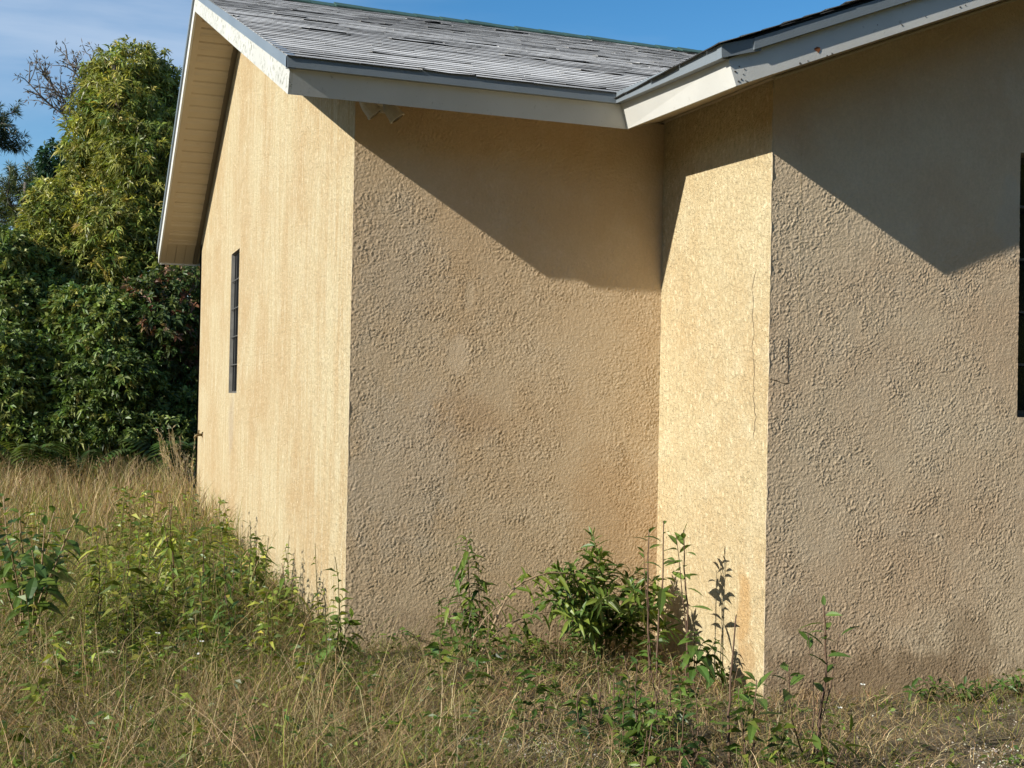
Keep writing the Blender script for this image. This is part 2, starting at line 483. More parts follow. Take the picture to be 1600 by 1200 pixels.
# side (gable) wall
WY0, WY1, WZ0, WZ1 = 5.229, 5.86, 1.585, 3.07
def side_top(y): return main_under(y) if y <= RY else rear_under(y)
flat_wall('wall', lambda u, z, d: (d, u, z), side_top, 0.0, YR, (WY0, WY1, WZ0, WZ1), M['wall_side'], 0.2)
relief_wall('wall', 0.0, XC + 0.004, 0.0, lambda u: main_under(0) + 0 * u, 20, M['wall_front'])
flat_wall('wall', lambda u, z, d: (XC + d, u, z), lambda y: wing_under(XC) + 0.05, YD, 0.0, None, M['wall_return'], 0.2)
WX0, WX1, VZ0, VZ1 = 3.978, 5.15, 1.512, 3.19
relief_wall('wall', XC, WX0, YD, wing_under, 60, M['wall_gable'])
WXM = WX0 + 0.4
relief_wall('wall', WX0, WXM, YD, lambda u: VZ0 + 0 * u, 60, M['wall_gable'], 0.008)
relief_wall('wall', WX0, WXM, YD, wing_under, 60, M['wall_gable'], 0.008, VZ1)
# rest of the wing gable, past the window
b_ = MB()
b_.prism([(WXM, YD, ZF), (WX1, YD, ZF), (WX1, YD, VZ0), (WXM, YD, VZ0)], (0, 0.2, 0))
b_.prism([(WXM, YD, VZ1), (WX1, YD, VZ1), (WX1, YD, wing_under(WX1)), (WXM, YD, wing_under(WXM))], (0, 0.2, 0))
XW = 2 * XR - XC
b_.prism([(WX1, YD, ZF), (XW, YD, ZF), (XW, YD, wing_under(XC)), (XR, YD, wing_under(XR)), (WX1, YD, wing_under(WX1))], (0, 0.2, 0))
b_.build('wall', M['wall_gable'], house)
b_ = MB()                                             # rear and far walls close the house
b_.prism([(0.0, YR, ZF), (XW, YR, ZF), (XW, YR, rear_under(YR)), (0.0, YR, rear_under(YR))], (0, -0.2, 0))
b_.prism([(XW, YD + 0.2, ZF), (XW, YR - 0.2, ZF), (XW, YR - 0.2, wing_under(XC)), (XW, YD + 0.2, wing_under(XC))], (-0.2, 0, 0))
b_.build('wall', M['wall_side'], house)

# rough corner beads: thin uneven plaster arrises
def arris(x, y, z0, z1, seed):
    r = np.random.default_rng(seed); z = np.arange(z0, z1, 0.05)
    p = np.stack([x + r.normal(0, 0.0016, len(z)), y + r.normal(0, 0.0016, len(z)), z], -1)
    bb = MB(); bb.tube(p, np.abs(r.normal(0.0042, 0.0008, len(z))), 6)
    bb.build('corner_bead', M['bead'], house, smooth=True)
M['bead'] = plain('plaster_bead', (0.66, 0.53, 0.35), 0.9, 0, 0.35, 30, 0.5)
arris(0.003, 0.0035, ZF, 3.48, 1); arris(XC + 0.003, YD + 0.0035, ZF, 3.46, 2)

# cracks in the render
def crack(pts, w, wobble, seed, nrm):
    r = np.random.default_rng(seed); P = []
    pts = np.asarray(pts, float)
    for a, c in zip(pts[:-1], pts[1:]):
        n_ = max(2, int(np.linalg.norm(c - a) / 0.03))
        for i in range(n_): P.append(a + (c - a) * i / n_ + r.normal(0, wobble, 3) * (1 - np.abs(np.asarray(nrm, float))))
    P.append(pts[-1]); P = np.array(P); n_ = np.asarray(nrm, float)
    t = np.gradient(P, axis=0); s_ = np.cross(t, n_); s_ /= np.linalg.norm(s_, axis=1, keepdims=True)
    wd = w * r.uniform(0.35, 1.0, len(P)); wd[0] = wd[-1] = 0.0004
    off = P + n_ * 0.0
    V = np.concatenate([off - s_ * wd[:, None], off + s_ * wd[:, None], off - s_ * wd[:, None] - n_ * 0.012, off + s_ * wd[:, None] - n_ * 0.012])
    k = len(P); F = []
    for i in range(k - 1):
        F += [(i, i + 1, k + i + 1, k + i), (i, 2 * k + i, 2 * k + i + 1, i + 1), (k + i, k + i + 1, 3 * k + i + 1, 3 * k + i)]
    bb = MB(); bb.add(V, F); bb.build('crack', M['crack'], house)
xq = XC - 0.0015
crack([(xq, -1.225, 2.36), (xq, -1.19, 2.25), (xq, -1.212, 2.18), (xq, -1.20, 2.08), (xq, -1.225, 1.97), (xq, -1.20, 1.9), (xq, -1.235, 1.80), (xq, -1.225, 1.62), (xq, -1.255, 1.48), (xq, -1.235, 1.36)], 0.0028, 0.005, 3, (-1, 0, 0))
yq = YD - 0.0032
crack([(2.29, yq, 1.95), (2.292, yq, 1.69), (2.25, yq, 1.695), (XC + 0.01, yq, 1.71)], 0.0016, 0.002, 4, (0, -1, 0))


# window openings
def window(parent, fx, hole, depth, label, bars_v, bars_h, bar_r, fw):
    """fx(u, z, d): point; u along the wall, d inwards"""
    u0, u1, z0, z1 = hole
    jb = MB()
    for (a, c) in (((u0, z0), (u0, z1)), ((u1, z1), (u1, z0)), ((u0, z1), (u1, z1)), ((u1, z0), (u0, z0))):
        jb.add([fx(a[0], a[1], 0), fx(c[0], c[1], 0), fx(c[0], c[1], depth), fx(a[0], a[1], depth)], [(0, 1, 2, 3)])
    w = jb.build('window', M['jamb'], parent)
    if label: w['label'] = label
    def bx(a, c, lo, hi, d0, d1):
        q = MB(); q.hexa([fx(a, lo, d0), fx(c, lo, d0), fx(c, lo, d1), fx(a, lo, d1), fx(a, hi, d0), fx(c, hi, d0), fx(c, hi, d1), fx(a, hi, d1)]); return q
    d0, d1 = depth - 0.3 * fw, depth - 0.003
    for (a, c, lo, hi) in ((u0, u0 + fw, z0, z1), (u1 - fw, u1, z0, z1), (u0 + fw, u1 - fw, z0, z0 + fw), (u0 + fw, u1 - fw, z1 - fw, z1)):
        bx(a + 0.001, c - 0.001, lo + 0.001, hi - 0.001, d0, d1).build('frame', M['frame'], w)
    bx(u0 + fw, u1 - fw, z0 + fw, z1 - fw, d1 - 0.009, d1 - 0.004).build('pane', M['glass'], w)
    for k in range(bars_v):
        u = u0 + (u1 - u0) * (k + 1) / (bars_v + 1)
        bx(u - bar_r, u + bar_r, z0 + 0.02, z1 - 0.02, depth * 0.35, depth * 0.35 + 2 * bar_r).build('bar', M['bar'], w)
    for k in range(bars_h):
        z = z0 + (z1 - z0) * (k + 1) / (bars_h + 1)
        bx(u0 + 0.003, u1 - 0.003, z - bar_r * 0.8, z + bar_r * 0.8, depth * 0.35 - 1.6 * bar_r, depth * 0.35).build('bar', M['frame'], w)
    return w
window(house, lambda u, z, d: (d, u, z), (WY0, WY1, WZ0, WZ1), 0.05, 'tall narrow barred window in the sunlit side wall', 3, 4, 0.006, 0.024)
window(house, lambda u, z, d: (u, YD + d, z), (WX0, WX1, VZ0, VZ1), 0.14, 'black barred window in the wing gable', 6, 4, 0.009, 0.045)

# --- eave and rake boards
TILT = 0.052; FH = 0.142
def board(name, pts, d, mat, label=None):
    q = MB(); q.prism(pts, d); o = q.build(name, mat, house)
    if label: o['label'] = label
    return o
ZT = ZB + FH
c_in = (XE, YE, ZB)
# front eave board: leans outwards at the top; mitred at the wing
def eave_prof(y0, z0, k=1.0): return None
q = MB(); th = 0.022
q.hexa([(-OA + 0.022, YE, ZB), (XE, YE, ZB), (XE + th, YE + th, ZB + 0.006), (-OA + 0.022, YE + th, ZB + 0.006),
        (-OA + 0.022, YE - TILT, ZT), (XE - TILT - 0.02, YE - TILT, ZT), (XE - TILT - 0.02 + th, YE - TILT + th, ZT + 0.006), (-OA + 0.022, YE - TILT + th, ZT + 0.006)])
q.build('eave_board', M['fascia'], house)
ZO = 3.275                                               # the wing eave hangs a little towards its outer end
q = MB()
q.hexa([(XE, YE, ZB), (XE, YK + 0.022, ZO), (XE + th, YK + 0.022, ZO + 0.006), (XE + th, YE + th, ZB + 0.006),
        (XE - TILT - 0.02, YE - TILT, ZT), (XE - TILT, YK + 0.022, ZO + FH), (XE - TILT + th, YK + 0.022, ZO + FH + 0.006), (XE - TILT - 0.02 + th, YE - TILT + th, ZT + 0.006)])
q.build('eave_board', M['fascia'], house)
# rake boards of the side gable
RH = FH / math.cos(math.atan(SM)); za = main_under(RY)
board('rake_board', [(-OA, YE, ZB), (-OA, RY, za), (-OA, RY, za + RH), (-OA, YE - TILT, ZT)], (0.022, 0, 0), M['fascia_worn'], 'white front rake board with flaking mildewed paint')
RR = FH / math.cos(math.atan(SR)); YRE = YR + 0.43
board('rake_board', [(-OA, RY, za), (-OA, YRE, rear_under(YRE)), (-OA, YRE + 0.05, rear_under(YRE) + FH), (-OA, RY, za + RH)], (0.022, 0, 0), M['fascia'])
# wing rake boards
WH = FH / math.cos(math.atan(SW)); zw = wing_under(XR)
board('rake_board', [(XE, YK, ZO), (XR, YK, zw), (XR, YK, zw + WH), (XE - TILT, YK, ZO + FH)][::-1], (0, 0.022, 0), M['fascia'], 'white wing rake board with flaked corner and a rust spot')
board('rake_board', [(XR, YK, zw), (2 * XR - XE, YK, ZO), (2 * XR - XE + TILT, YK, ZO + FH), (XR, YK, zw + WH)][::-1], (0, 0.022, 0), M['fascia'])
board('eave_board', [(2 * XR - XE, YK + 0.022, ZO), (2 * XR - XE, YR, ZO), (2 * XR - XE, YR, ZO + FH), (2 * XR - XE, YK + 0.022, ZO + FH)], (0.022, 0, 0), M['fascia'])
board('eave_board', [(-OA + 0.022, YRE, rear_under(YRE)), (XW, YRE, rear_under(YRE)), (XW, YRE + 0.05, rear_under(YRE) + FH), (-OA + 0.022, YRE + 0.05, rear_under(YRE) + FH)], (0, -0.022, 0), M['fascia'])
# rust spot and flakes on the wing rake board
def patch(cx, cz, r0, mat, seed, name):
    r = np.random.default_rng(seed); an = np.linspace(0, 2 * math.pi, 12)[:-1]
    rr = r0 * r.uniform(0.45, 1.1, len(an))
    pts = [(cx + math.cos(a) * k * 1.2, YK - 0.003, cz + math.sin(a) * k) for a, k in zip(an, rr)]
    q = MB(); q.prism(pts, (0, 0.002, 0)); q.build(name, mat, house)
pr = at(1276, 77, YK); patch(pr[0], pr[2], 0.02, M['rust'], 5, 'rust_spot')
M['bare'] = plain('bare_wood', (0.10, 0.09, 0.075), 0.95)
for k, (px, py) in enumerate([(1155, 104), (1163, 108), (1149, 112), (1161, 116), (1154, 127), (1158, 124), (1165, 126), (1168, 128), (1371, 39), (1409, 39), (1446, 26), (1508, 8), (1500, 11), (1250, 99), (1262, 95), (1292, 87), (1300, 84)]):
    pp = at(px, py, YK); patch(pp[0], pp[2], random.uniform(0.003, 0.008), M['bare'], 30 + k, 'paint_flake')

# drip edges (L-shaped metal)
DH = 0.066
def drip(pts_low, pts_high, inward, name='drip_edge', th=0.012):
    q = MB(); n_ = len(pts_low)
    lo = np.asarray(pts_low, float); hi = np.asarray(pts_high, float); inn = np.asarray(inward, float)
    for i in range(n_ - 1):
        q.hexa([lo[i], lo[i + 1], lo[i + 1] + inn, lo[i] + inn, hi[i], hi[i + 1], hi[i + 1] + inn, hi[i] + inn])
    return q.build(name, M['drip'], house)
ye2 = YE - TILT - 0.03; xe2 = XE - 0.115
drip([(-OA - 0.02, ye2, ZT - 0.004), (XE - 0.11, ye2, ZT - 0.004)], [(-OA - 0.02, ye2 - 0.006, ZT + DH), (XE - 0.12, ye2 - 0.006, ZT + DH)], (0, 0.05, 0))
drip([(xe2, YE - 0.085, ZT - 0.004), (xe2 + 0.018, YK - 0.0, ZO + FH - 0.004)], [(xe2 - 0.006, YE - 0.05, ZT + DH - 0.002), (xe2 + 0.012, YK - 0.0, ZO + FH + DH)], (0.05, 0, 0))
# the open metal lap where the two drip edges meet
q = MB()
q.hexa([(XE - 0.11, ye2, ZT - 0.002), (xe2 + 0.02, ye2 + 0.0, ZT - 0.002), (xe2 + 0.03, ye2 + 0.06, ZT), (XE - 0.12, ye2 + 0.06, ZT),
        (XE - 0.24, ye2 + 0.012, ZT + DH - 0.01), (xe2 + 0.006, ye2 + 0.03, ZT + DH - 0.02), (xe2 + 0.01, ye2 + 0.07, ZT + DH - 0.02), (XE - 0.25, ye2 + 0.07, ZT + DH - 0.01)])
q.build('valley_flashing', M['deck'], house)
xo = -OA - 0.02
drip([(xo, YE - TILT - 0.025, ZT - 0.01), (xo, RY, za + RH - 0.004)], [(xo, YE - TILT - 0.03, ZT + DH), (xo, RY, za + RH + DH)], (0.05, 0, 0))
drip([(xo, RY, za + RH - 0.004), (xo, YRE + 0.07, rear_under(YRE) + FH - 0.01)], [(xo, RY, za + RH + DH), (xo, YRE + 0.08, rear_under(YRE) + FH + DH)], (0.05, 0, 0))
yo = YK - 0.022
drip([(xe2 + 0.012, yo, ZO + FH - 0.006), (XE + 0.14, yo, ZO + FH + 0.062)], [(xe2 + 0.008, yo, ZO + FH + DH), (XE + 0.13, yo, ZO + FH + DH + 0.066)], (0, 0.05, 0))
drip([(XE + 0.09, yo - 0.008, ZO + FH + 0.058), (XR, yo - 0.008, zw + WH - 0.004)], [(XE + 0.09, yo - 0.008, ZO + FH + 0.055 + DH), (XR, yo - 0.008, zw + WH + DH)], (0, 0.05, 0))

# --- soffits
sof = MB()
def quad(mb, a, b, c, d): mb.add([a, b, c, d], [(0, 1, 2, 3)])
def zs(y): return main_under(y) + 0.012
def zr(y): return rear_under(y) + 0.012
def zwg(x): return wing_under(x) + 0.012
e = 0.004
q = MB()                                                          # soffit of front eave and front rake
q.hexa([(-OA + 0.022, YE + th, zs(YE)), (XE + th, YE + th, zs(YE)), (XC, 0.0, zs(0)), (-OA + 0.022, 0.0, zs(0)),
        (-OA + 0.022, YE + th, zs(YE) + 0.01), (XE + th, YE + th, zs(YE) + 0.01), (XC, 0.0, zs(0) + 0.01), (-OA + 0.022, 0.0, zs(0) + 0.01)])
q.hexa([(-OA + 0.022, 0.0, zs(0)), (0.0, 0.0, zs(0)), (0.0, RY, zs(RY)), (-OA + 0.022, RY, zs(RY)),
        (-OA + 0.022, 0.0, zs(0) + 0.01), (0.0, 0.0, zs(0) + 0.01), (0.0, RY, zs(RY) + 0.01), (-OA + 0.022, RY, zs(RY) + 0.01)])
q.build('soffit', M['soffit'], house)
# rear rake soffit: separate ribbed vinyl panels
rs = MB()
rs.hexa([(-OA + 0.022, RY, zr(RY) + 0.012), (0.02, RY, zr(RY) + 0.012), (0.02, YRE, zr(YRE) + 0.012), (-OA + 0.022, YRE, zr(YRE) + 0.012),
         (-OA + 0.022, RY, zr(RY) + 0.02), (0.02, RY, zr(RY) + 0.02), (0.02, YRE, zr(YRE) + 0.02), (-OA + 0.022, YRE, zr(YRE) + 0.02)])
rsoff = rs.build('soffit', M['soffit'], house)
npan = 20; y0s, y1s = RY + 0.12, YRE - 0.42
pw = (y1s - y0s) / npan
mesh0 = None
for k in range(npan):
    a = y0s + k * pw; c = a + pw
    x0, x1 = -OA + 0.085, -0.055
    P = []
    # profile: flat, raised lip, groove
    prof = [(0.0, 0.0), (0.012, 0.014), (pw * 0.44, 0.012), (pw * 0.48, -0.004), (pw * 0.54, -0.004), (pw * 0.58, 0.013), (pw - 0.035, 0.014), (pw - 0.022, 0.024), (pw - 0.006, 0.024), (pw - 0.001, 0.0)]
    q = MB(); V = []
    for (dy, dz) in prof:
        for x in (x0, x1): V.append((x, a + dy, zr(a + dy) + 0.010 - dz))
    F = [(2 * i, 2 * i + 1, 2 * i + 3, 2 * i + 2) for i in range(len(prof) - 1)]
    q.add(V, F); o = q.build('soffit_panel', M['soffit'], rsoff)
for (xa, xb, nm) in ((-OA + 0.024, -OA + 0.085, 'soffit_trim'), (-0.056, -0.002, 'soffit_trim')):
    q = MB()
    q.hexa([(xa, RY, zr(RY) - 0.012), (xb, RY, zr(RY) - 0.012), (xb, YRE, zr(YRE) - 0.012), (xa, YRE, zr(YRE) - 0.012),
            (xa, RY, zr(RY) + 0.011), (xb, RY, zr(RY) + 0.011), (xb, YRE, zr(YRE) + 0.011), (xa, YRE, zr(YRE) + 0.011)])
    q.build(nm, M['soffit'] if xa < -0.3 else M['soffit_dark'], rsoff)
# short boxed return at the foot of the rear rake, three upright strips
for k in range(3):
    q = MB(); xa = -OA + 0.088 + k * 0.118; xb = xa + 0.112
    q.hexa([(xa, y1s + 0.015, zr(y1s) - 0.008), (xb, y1s + 0.015, zr(y1s) - 0.008), (xb, YRE - 0.01, zr(YRE) - 0.008), (xa, YRE - 0.01, zr(YRE) - 0.008),
            (xa, y1s + 0.015, zr(y1s) + 0.011), (xb, y1s + 0.015, zr(y1s) + 0.011), (xb, YRE - 0.01, zr(YRE) + 0.011), (xa, YRE - 0.01, zr(YRE) + 0.011)])
    q.build('soffit_panel', M['soffit'], rsoff)
q = MB(); q.box(-OA + 0.0225, 0.0, YRE - 0.022, YRE - 0.002, rear_under(YRE) - 0.012, rear_under(YRE) + 0.03); q.build('soffit_trim', M['fascia'], rsoff)
# wing soffits
q = MB()
dzi = ZB - ZO
q.hexa([(XE + th, YE + th, zwg(XE + th) + dzi), (XC, 0.0, zwg(XC) + dzi * 0.6), (XC, YD, zwg(XC)), (XE + th, YK + 0.022, zwg(XE + th)),
        (XE + th, YE + th, zwg(XE + th) + dzi + 0.01), (XC, 0.0, zwg(XC) + dzi * 0.6 + 0.01), (XC, YD, zwg(XC) + 0.01), (XE + th, YK + 0.022, zwg(XE + th) + 0.01)])
q.hexa([(XE + th, YK + 0.022, zwg(XE + th)), (XC, YD, zwg(XC)), (XR, YD, zwg(XR)), (XR, YK + 0.022, zwg(XR)),
        (XE + th, YK + 0.022, zwg(XE + th) + 0.01), (XC, YD, zwg(XC) + 0.01), (XR, YD, zwg(XR) + 0.01), (XR, YK + 0.022, zwg(XR) + 0.01)])
q.build('soffit', M['soffit'], house)
def strip(p0, p1, w, mat, name='soffit_trim'):
    q = MB(); q.tube([p0, p1], w, 6); return q.build(name, mat, house)
strip((XC - 0.012, -0.02, zwg(XC) + dzi * 0.6 - 0.012), (XC - 0.012, YD - 0.02, zwg(XC) - 0.014), 0.012, M['soffit'])
strip((XC, YD - 0.014, zwg(XC) - 0.014), (XR, YD - 0.014, zwg(XR) - 0.014), 0.012, M['soffit'])

# --- roofs
ZD = ZT + DH - 0.012          # roof surface level at the front eave line
YO = ye2 - 0.012              # outer eave line
def zmain(y): return ZD + SM * (y - YO)
XO = xe2 - 0.012
def zwing(x): return ZO + FH + DH - 0.006 + SW * (x - XO)
ztop = zmain(RY)
rf = MB()
XL = -OA - 0.018
XRr = XW + 0.4
def slab(mb, pts, t=0.02): mb.prism(pts, (0, 0, -t))
slab(rf, [(XL, YO + 0.03, zmain(YO + 0.03) - 0.01), (XO + 0.05, YO + 0.03, zmain(YO + 0.03) - 0.01), (XRr, YO + (XRr - XO), 0) if False else (XO + (RY - YO), RY, zmain(RY) - 0.01), (XL, RY, zmain(RY) - 0.01)])
slab(rf, [(XL, RY, zmain(RY) - 0.011), (XRr, RY, zmain(RY) - 0.011), (XRr, YRE + 0.07, zmain(RY) - SR * (YRE + 0.07 - RY) - 0.011), (XL, YRE + 0.07, zmain(RY) - SR * (YRE + 0.07 - RY) - 0.011)][::-1])
slab(rf, [(XO + 0.03, yo + 0.01, zwing(XO + 0.03) - 0.01), (XR, yo + 0.01, zwing(XR) - 0.01), (XR, RY, zwing(XR) - 0.01), (XO + (RY - YO), RY, zwing(XR) - 0.01), (XO + 0.03, YO + 0.05, zwing(XO + 0.03) - 0.01)][::-1])
slab(rf, [(XR, yo + 0.01, zwing(XR) - 0.011), (2 * XR - XO, yo + 0.01, zwing(XO) - 0.011), (2 * XR - XO, RY + 1.0, zwing(XO) - 0.011), (XR, RY + 1.0, zwing(XR) - 0.011)])
roof = rf.build('roof', M['deck'], house)
roof['label'] = 'weathered pale grey shingle roof with curled dark edges'


def course(name, org, along, ups, nrm, s0, length, expo, skew, seed, tabw=0.33):
    """one row of shingles: tabs with uneven butts. s0: distance up the slope"""
    r = np.random.default_rng(seed); q = MB(); x = 0.0
    org, along, ups, nrm = (np.asarray(a, float) for a in (org, along, ups, nrm))
    base = r.uniform(0.75, 1.15)
    x = -r.uniform(0, tabw) ; lift0 = r.uniform(0.0005, 0.0035)
    while x < length:
        w = tabw * r.uniform(0.85, 1.15); a = max(x, 0); c = min(x + w - 0.004, length); x += w
        if c - a < 0.02: continue
        lo = -r.uniform(0, 0.0025) - (0.012 if r.random() < 0.04 else 0); lift = lift0 + abs(r.normal(0, 0.0009)) + (r.uniform(0.003, 0.009) if r.random() < 0.035 else 0)
        if r.random() < 0.012: lo += expo * 0.4
        tk = 0.0058
        def P(u, s, h): return org + along * u + ups * (s0 + s) + nrm * h
        k = base * r.uniform(0.93, 1.07) * np.ones(3)
        l2 = lift * r.uniform(0.5, 1.5)
        mid = 0.5 * (a + c); lm = lift * r.uniform(0.2, 0.9)
        V = [P(a, lo, lift), P(mid, lo, lm), P(c, lo, l2), P(a, lo, lift + tk), P(mid, lo, lm + tk), P(c, lo, l2 + tk),
             P(a, expo + 0.03, 0.002), P(c, expo + 0.03, 0.002)]
        if skew:
            pass
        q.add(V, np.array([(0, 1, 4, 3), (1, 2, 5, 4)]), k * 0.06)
        q.add(V, [(3, 4, 5, 7, 6)] , k)
        q.add(V, [(0, 3, 6, 6), (2, 7, 7, 5)], k * 0.6) if False else None
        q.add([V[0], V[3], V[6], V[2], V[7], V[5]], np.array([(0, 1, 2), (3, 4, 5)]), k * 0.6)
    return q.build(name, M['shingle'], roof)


expo = 0.142
cs = 1 / math.sqrt(1 + SM * SM)
upv = np.array([0, cs, SM * cs]); nv_ = np.array([0, -SM * cs, cs])
slen = (RY - YO) / cs; i = 0; s = 0.0
while s < slen - 0.05:
    y = YO + s * cs
    course('shingle_course', (XL - 0.008, YO, ZD), (1, 0, 0), upv, nv_, s, (XO + (y - YO) + 0.1) - XL, expo, 0, 100 + i)
    s += expo; i += 1
cw = 1 / math.sqrt(1 + SW * SW)
upw = np.array([cw, 0, SW * cw]); nvw = np.array([-SW * cw, 0, cw])
wlen = (XR - XO) / cw; s = 0.0
while s < wlen - 0.05:
    x = XO + s * cw
    course('shingle_course', (XO, yo - 0.02, zwing(XO)), (0, 1, 0), upw, nvw, s, min(YO + (x - XO), RY) - yo + 0.1, expo, 0, 300 + i)
    s += expo; i += 1
# ridge caps
nc = 26
for k in range(nc):
    a = XL - 0.01 + k * 0.29; c = a + 0.31
    if a > XO + RY - YO: break
    h0 = ztop + 0.006; j = random.uniform(-0.004, 0.008)
    q = MB()
    q.hexa([(a, RY - 0.13, h0 - 0.13 * SM + j), (c, RY - 0.13, h0 - 0.13 * SM + j - 0.006), (c, RY, h0 + 0.014 + j - 0.006), (a, RY, h0 + 0.014 + j),
            (a, RY - 0.135, h0 - 0.135 * SM + 0.016 + j), (c, RY - 0.135, h0 - 0.135 * SM + 0.01 + j), (c, RY, h0 + 0.03 + j), (a, RY, h0 + 0.036 + j)])
    q.hexa([(a, RY, h0 + 0.014 + j), (c, RY, h0 + 0.008 + j), (c, RY + 0.13, h0 - 0.13 * SR + j - 0.006), (a, RY + 0.13, h0 - 0.13 * SR + j),
            (a, RY, h0 + 0.036 + j), (c, RY, h0 + 0.03 + j), (c, RY + 0.135, h0 - 0.135 * SR + 0.01 + j), (a, RY + 0.135, h0 - 0.135 * SR + 0.016 + j)])
    q.build('ridge_cap', M['ridge'], roof)

# ------------------------------------------------------------------ fittings
fl = empty('floodlight', (0.16, -0.02, 3.42))
tag(fl, 'small twin floodlight with two tilted lamp heads under the front eave', 'floodlight')
q = MB(); q.box(0.09, 0.23, -0.045, -0.008, 3.36, 3.46); q.build('mounting_plate', M['lamp'], fl)
for (cx0, cz0, dx) in ((0.06, 3.34, 0.75), (0.205, 3.33, 0.62)):
    ax = np.array([dx, -0.12, -0.85]); ax /= np.linalg.norm(ax)
    c0 = np.array([cx0, -0.17, cz0])
    q = MB(); q.tube([c0 - ax * 0.09, c0 - ax * 0.06, c0 - ax * 0.03, c0 + ax * 0.035], [0.022, 0.035, 0.045, 0.05], 14)
    hd = q.build('lamp_head', M['lamp'], fl, smooth=False)
    q = MB(); q.tube([c0 + ax * 0.03, c0 + ax * 0.042], [0.054, 0.054], 14); q.build('rim', M['lamp'], hd)
    q = MB(); q.tube([c0 + ax * 0.0425, c0 + ax * 0.046], [0.042, 0.038], 14); q.build('lens', M['lamp_dark'], hd)
    q = MB(); q.tube([(0.16 + dx * 0.06, -0.04, 3.40), c0 - ax * 0.085], 0.012, 8); q.build('swivel_arm', M['lamp'], fl)

tp = empty('garden_tap', (0, 8.289, 1.071))
tag(tp, 'small brass garden tap on the sunlit side wall near its far corner', 'tap')
q = MB(); q.tube([(0.0, 8.289, 1.06), (-0.055, 8.289, 1.06), (-0.085, 8.289, 1.045), (-0.1, 8.289, 1.015)], [0.016, 0.018, 0.016, 0.014], 8); q.build('spout', M['brass'], tp, True)
q = MB(); q.tube([(-0.05, 8.289, 1.06), (-0.05, 8.289, 1.11)], 0.01, 8); q.build('valve', M['brass'], tp, True)
q = MB(); q.tube([(-0.05, 8.225, 1.112), (-0.05, 8.353, 1.112)], 0.009, 6); q.build('handle', M['brass'], tp, True)
q = MB(); q.tube([(0.0, 8.289, 1.06), (-0.008, 8.289, 1.06)], 0.034, 10); q.build('flange', M['brass'], tp)


# ------------------------------------------------------------------ vegetation builders
def unit(a): return a / (np.linalg.norm(a, axis=-1, keepdims=True) + 1e-9)


def leaf_quads(mb, base, d, length, width, col, droop=0.25, up=None):
    """many simple leaves (2 triangles each). base, d: (N,3)"""
    n = len(base); d = unit(d)
    ref = up if up is not None else unit(rng.normal(0, 1, (n, 3)) + np.array([0, 0, 1.2]))
    side = unit(np.cross(d, ref))
    L_ = np.asarray(length).reshape(-1, 1) * np.ones((n, 1)); W = np.asarray(width).reshape(-1, 1) * np.ones((n, 1))
    mid = base + d * L_ * 0.45; tip = base + d * L_ + np.array([0, 0, -1.0]) * L_ * droop
    V = np.stack([base, mid + side * W * 0.5, tip, mid - side * W * 0.5], 1).reshape(-1, 3)
    F = np.arange(4 * n).reshape(n, 4)
    mb.add(V, F, np.repeat(col, 4, 0))


def fine_leaf(mb, base, d, up, length, width, col, curl=0.3, fold=0.25, petiole=0.08):
    """one close-up leaf: folded along the midrib, arched, pointed (16 triangles)"""
    d = unit(np.asarray(d, float)); side = unit(np.cross(d, np.asarray(up, float))); nn = np.cross(side, d)
    base = np.asarray(base, float) + d * length * petiole
    T = np.array([0, .18, .42, .7, 1.0]); Wp = np.array([.10, .72, 1.0, .66, .03]) * width * 0.5
    V = []
    for t, w in zip(T, Wp):
        c = base + d * length * (t - 0.12 * curl * t * t) + np.array([0, 0, -1.0]) * length * curl * t * t
        V += [c - side * w + nn * w * fold, c, c + side * w + nn * w * fold]
    F = []
    for i in range(4):
        F += [(3 * i, 3 * i + 1, 3 * i + 4, 3 * i + 3), (3 * i + 1, 3 * i + 2, 3 * i + 5, 3 * i + 4)]
    k = np.asarray(col) * np.ones((15, 1)); k[1::3] *= 1.18
    mb.add(V, np.array(F), k)


def pick(cols, w, n):
    c = np.asarray(cols, float)[rng.choice(len(cols), n, p=np.asarray(w, float) / np.sum(w))]
    return c * rng.uniform(0.55, 1.45, (n, 1)) * (1 + rng.normal(0, 0.06, (n, 3)))


def crown_whorls(mb, lobes, n_whorl, leaves, L_, W, cols, wts, shell=0.62, flat=1.0, droop=0.3):
    """leaf rosettes through the volume of several lobes (centre, radius xyz)"""
    vol = np.array([r[0] * r[1] * r[2] for _, r in lobes]) ** 0.67; which = rng.choice(len(lobes), n_whorl, p=vol / vol.sum())
    C_ = np.array([c for c, _ in lobes])[which]; R_ = np.array([r for _, r in lobes])[which]
    dr = unit(rng.normal(0, 1, (n_whorl, 3)))
    rad = shell + (1.06 - shell) * rng.random((n_whorl, 1)) ** 0.7
    bump_ = 1 + 0.16 * np.sin(dr[:, :1] * 7 + which[:, None] * 2.1) * np.sin(dr[:, 1:2] * 6 + 1.3 * which[:, None]) + 0.1 * np.sin(dr[:, 2:3] * 13)
    p = C_ + R_ * dr * rad * bump_
    out = unit(dr * flat + np.array([0, 0, 0.35]))
    cw_ = pick(cols, wts, n_whorl)
    n = n_whorl * leaves
    base = np.repeat(p, leaves, 0); o = np.repeat(out, leaves, 0)
    d = unit(o * rng.uniform(0.05, 0.9, (n, 1)) + unit(rng.normal(0, 1, (n, 3))) * 0.85)
    base = base + d * 0.15 * L_ * rng.random((n, 1))
    col = np.repeat(cw_, leaves, 0) * rng.uniform(0.75, 1.25, (n, 1))
    leaf_quads(mb, base, d, L_ * rng.uniform(0.5, 1.35, n), W * rng.uniform(0.6, 1.3, n), col, droop, up=unit(o + rng.normal(0, 0.5, (n, 3))))
    return p


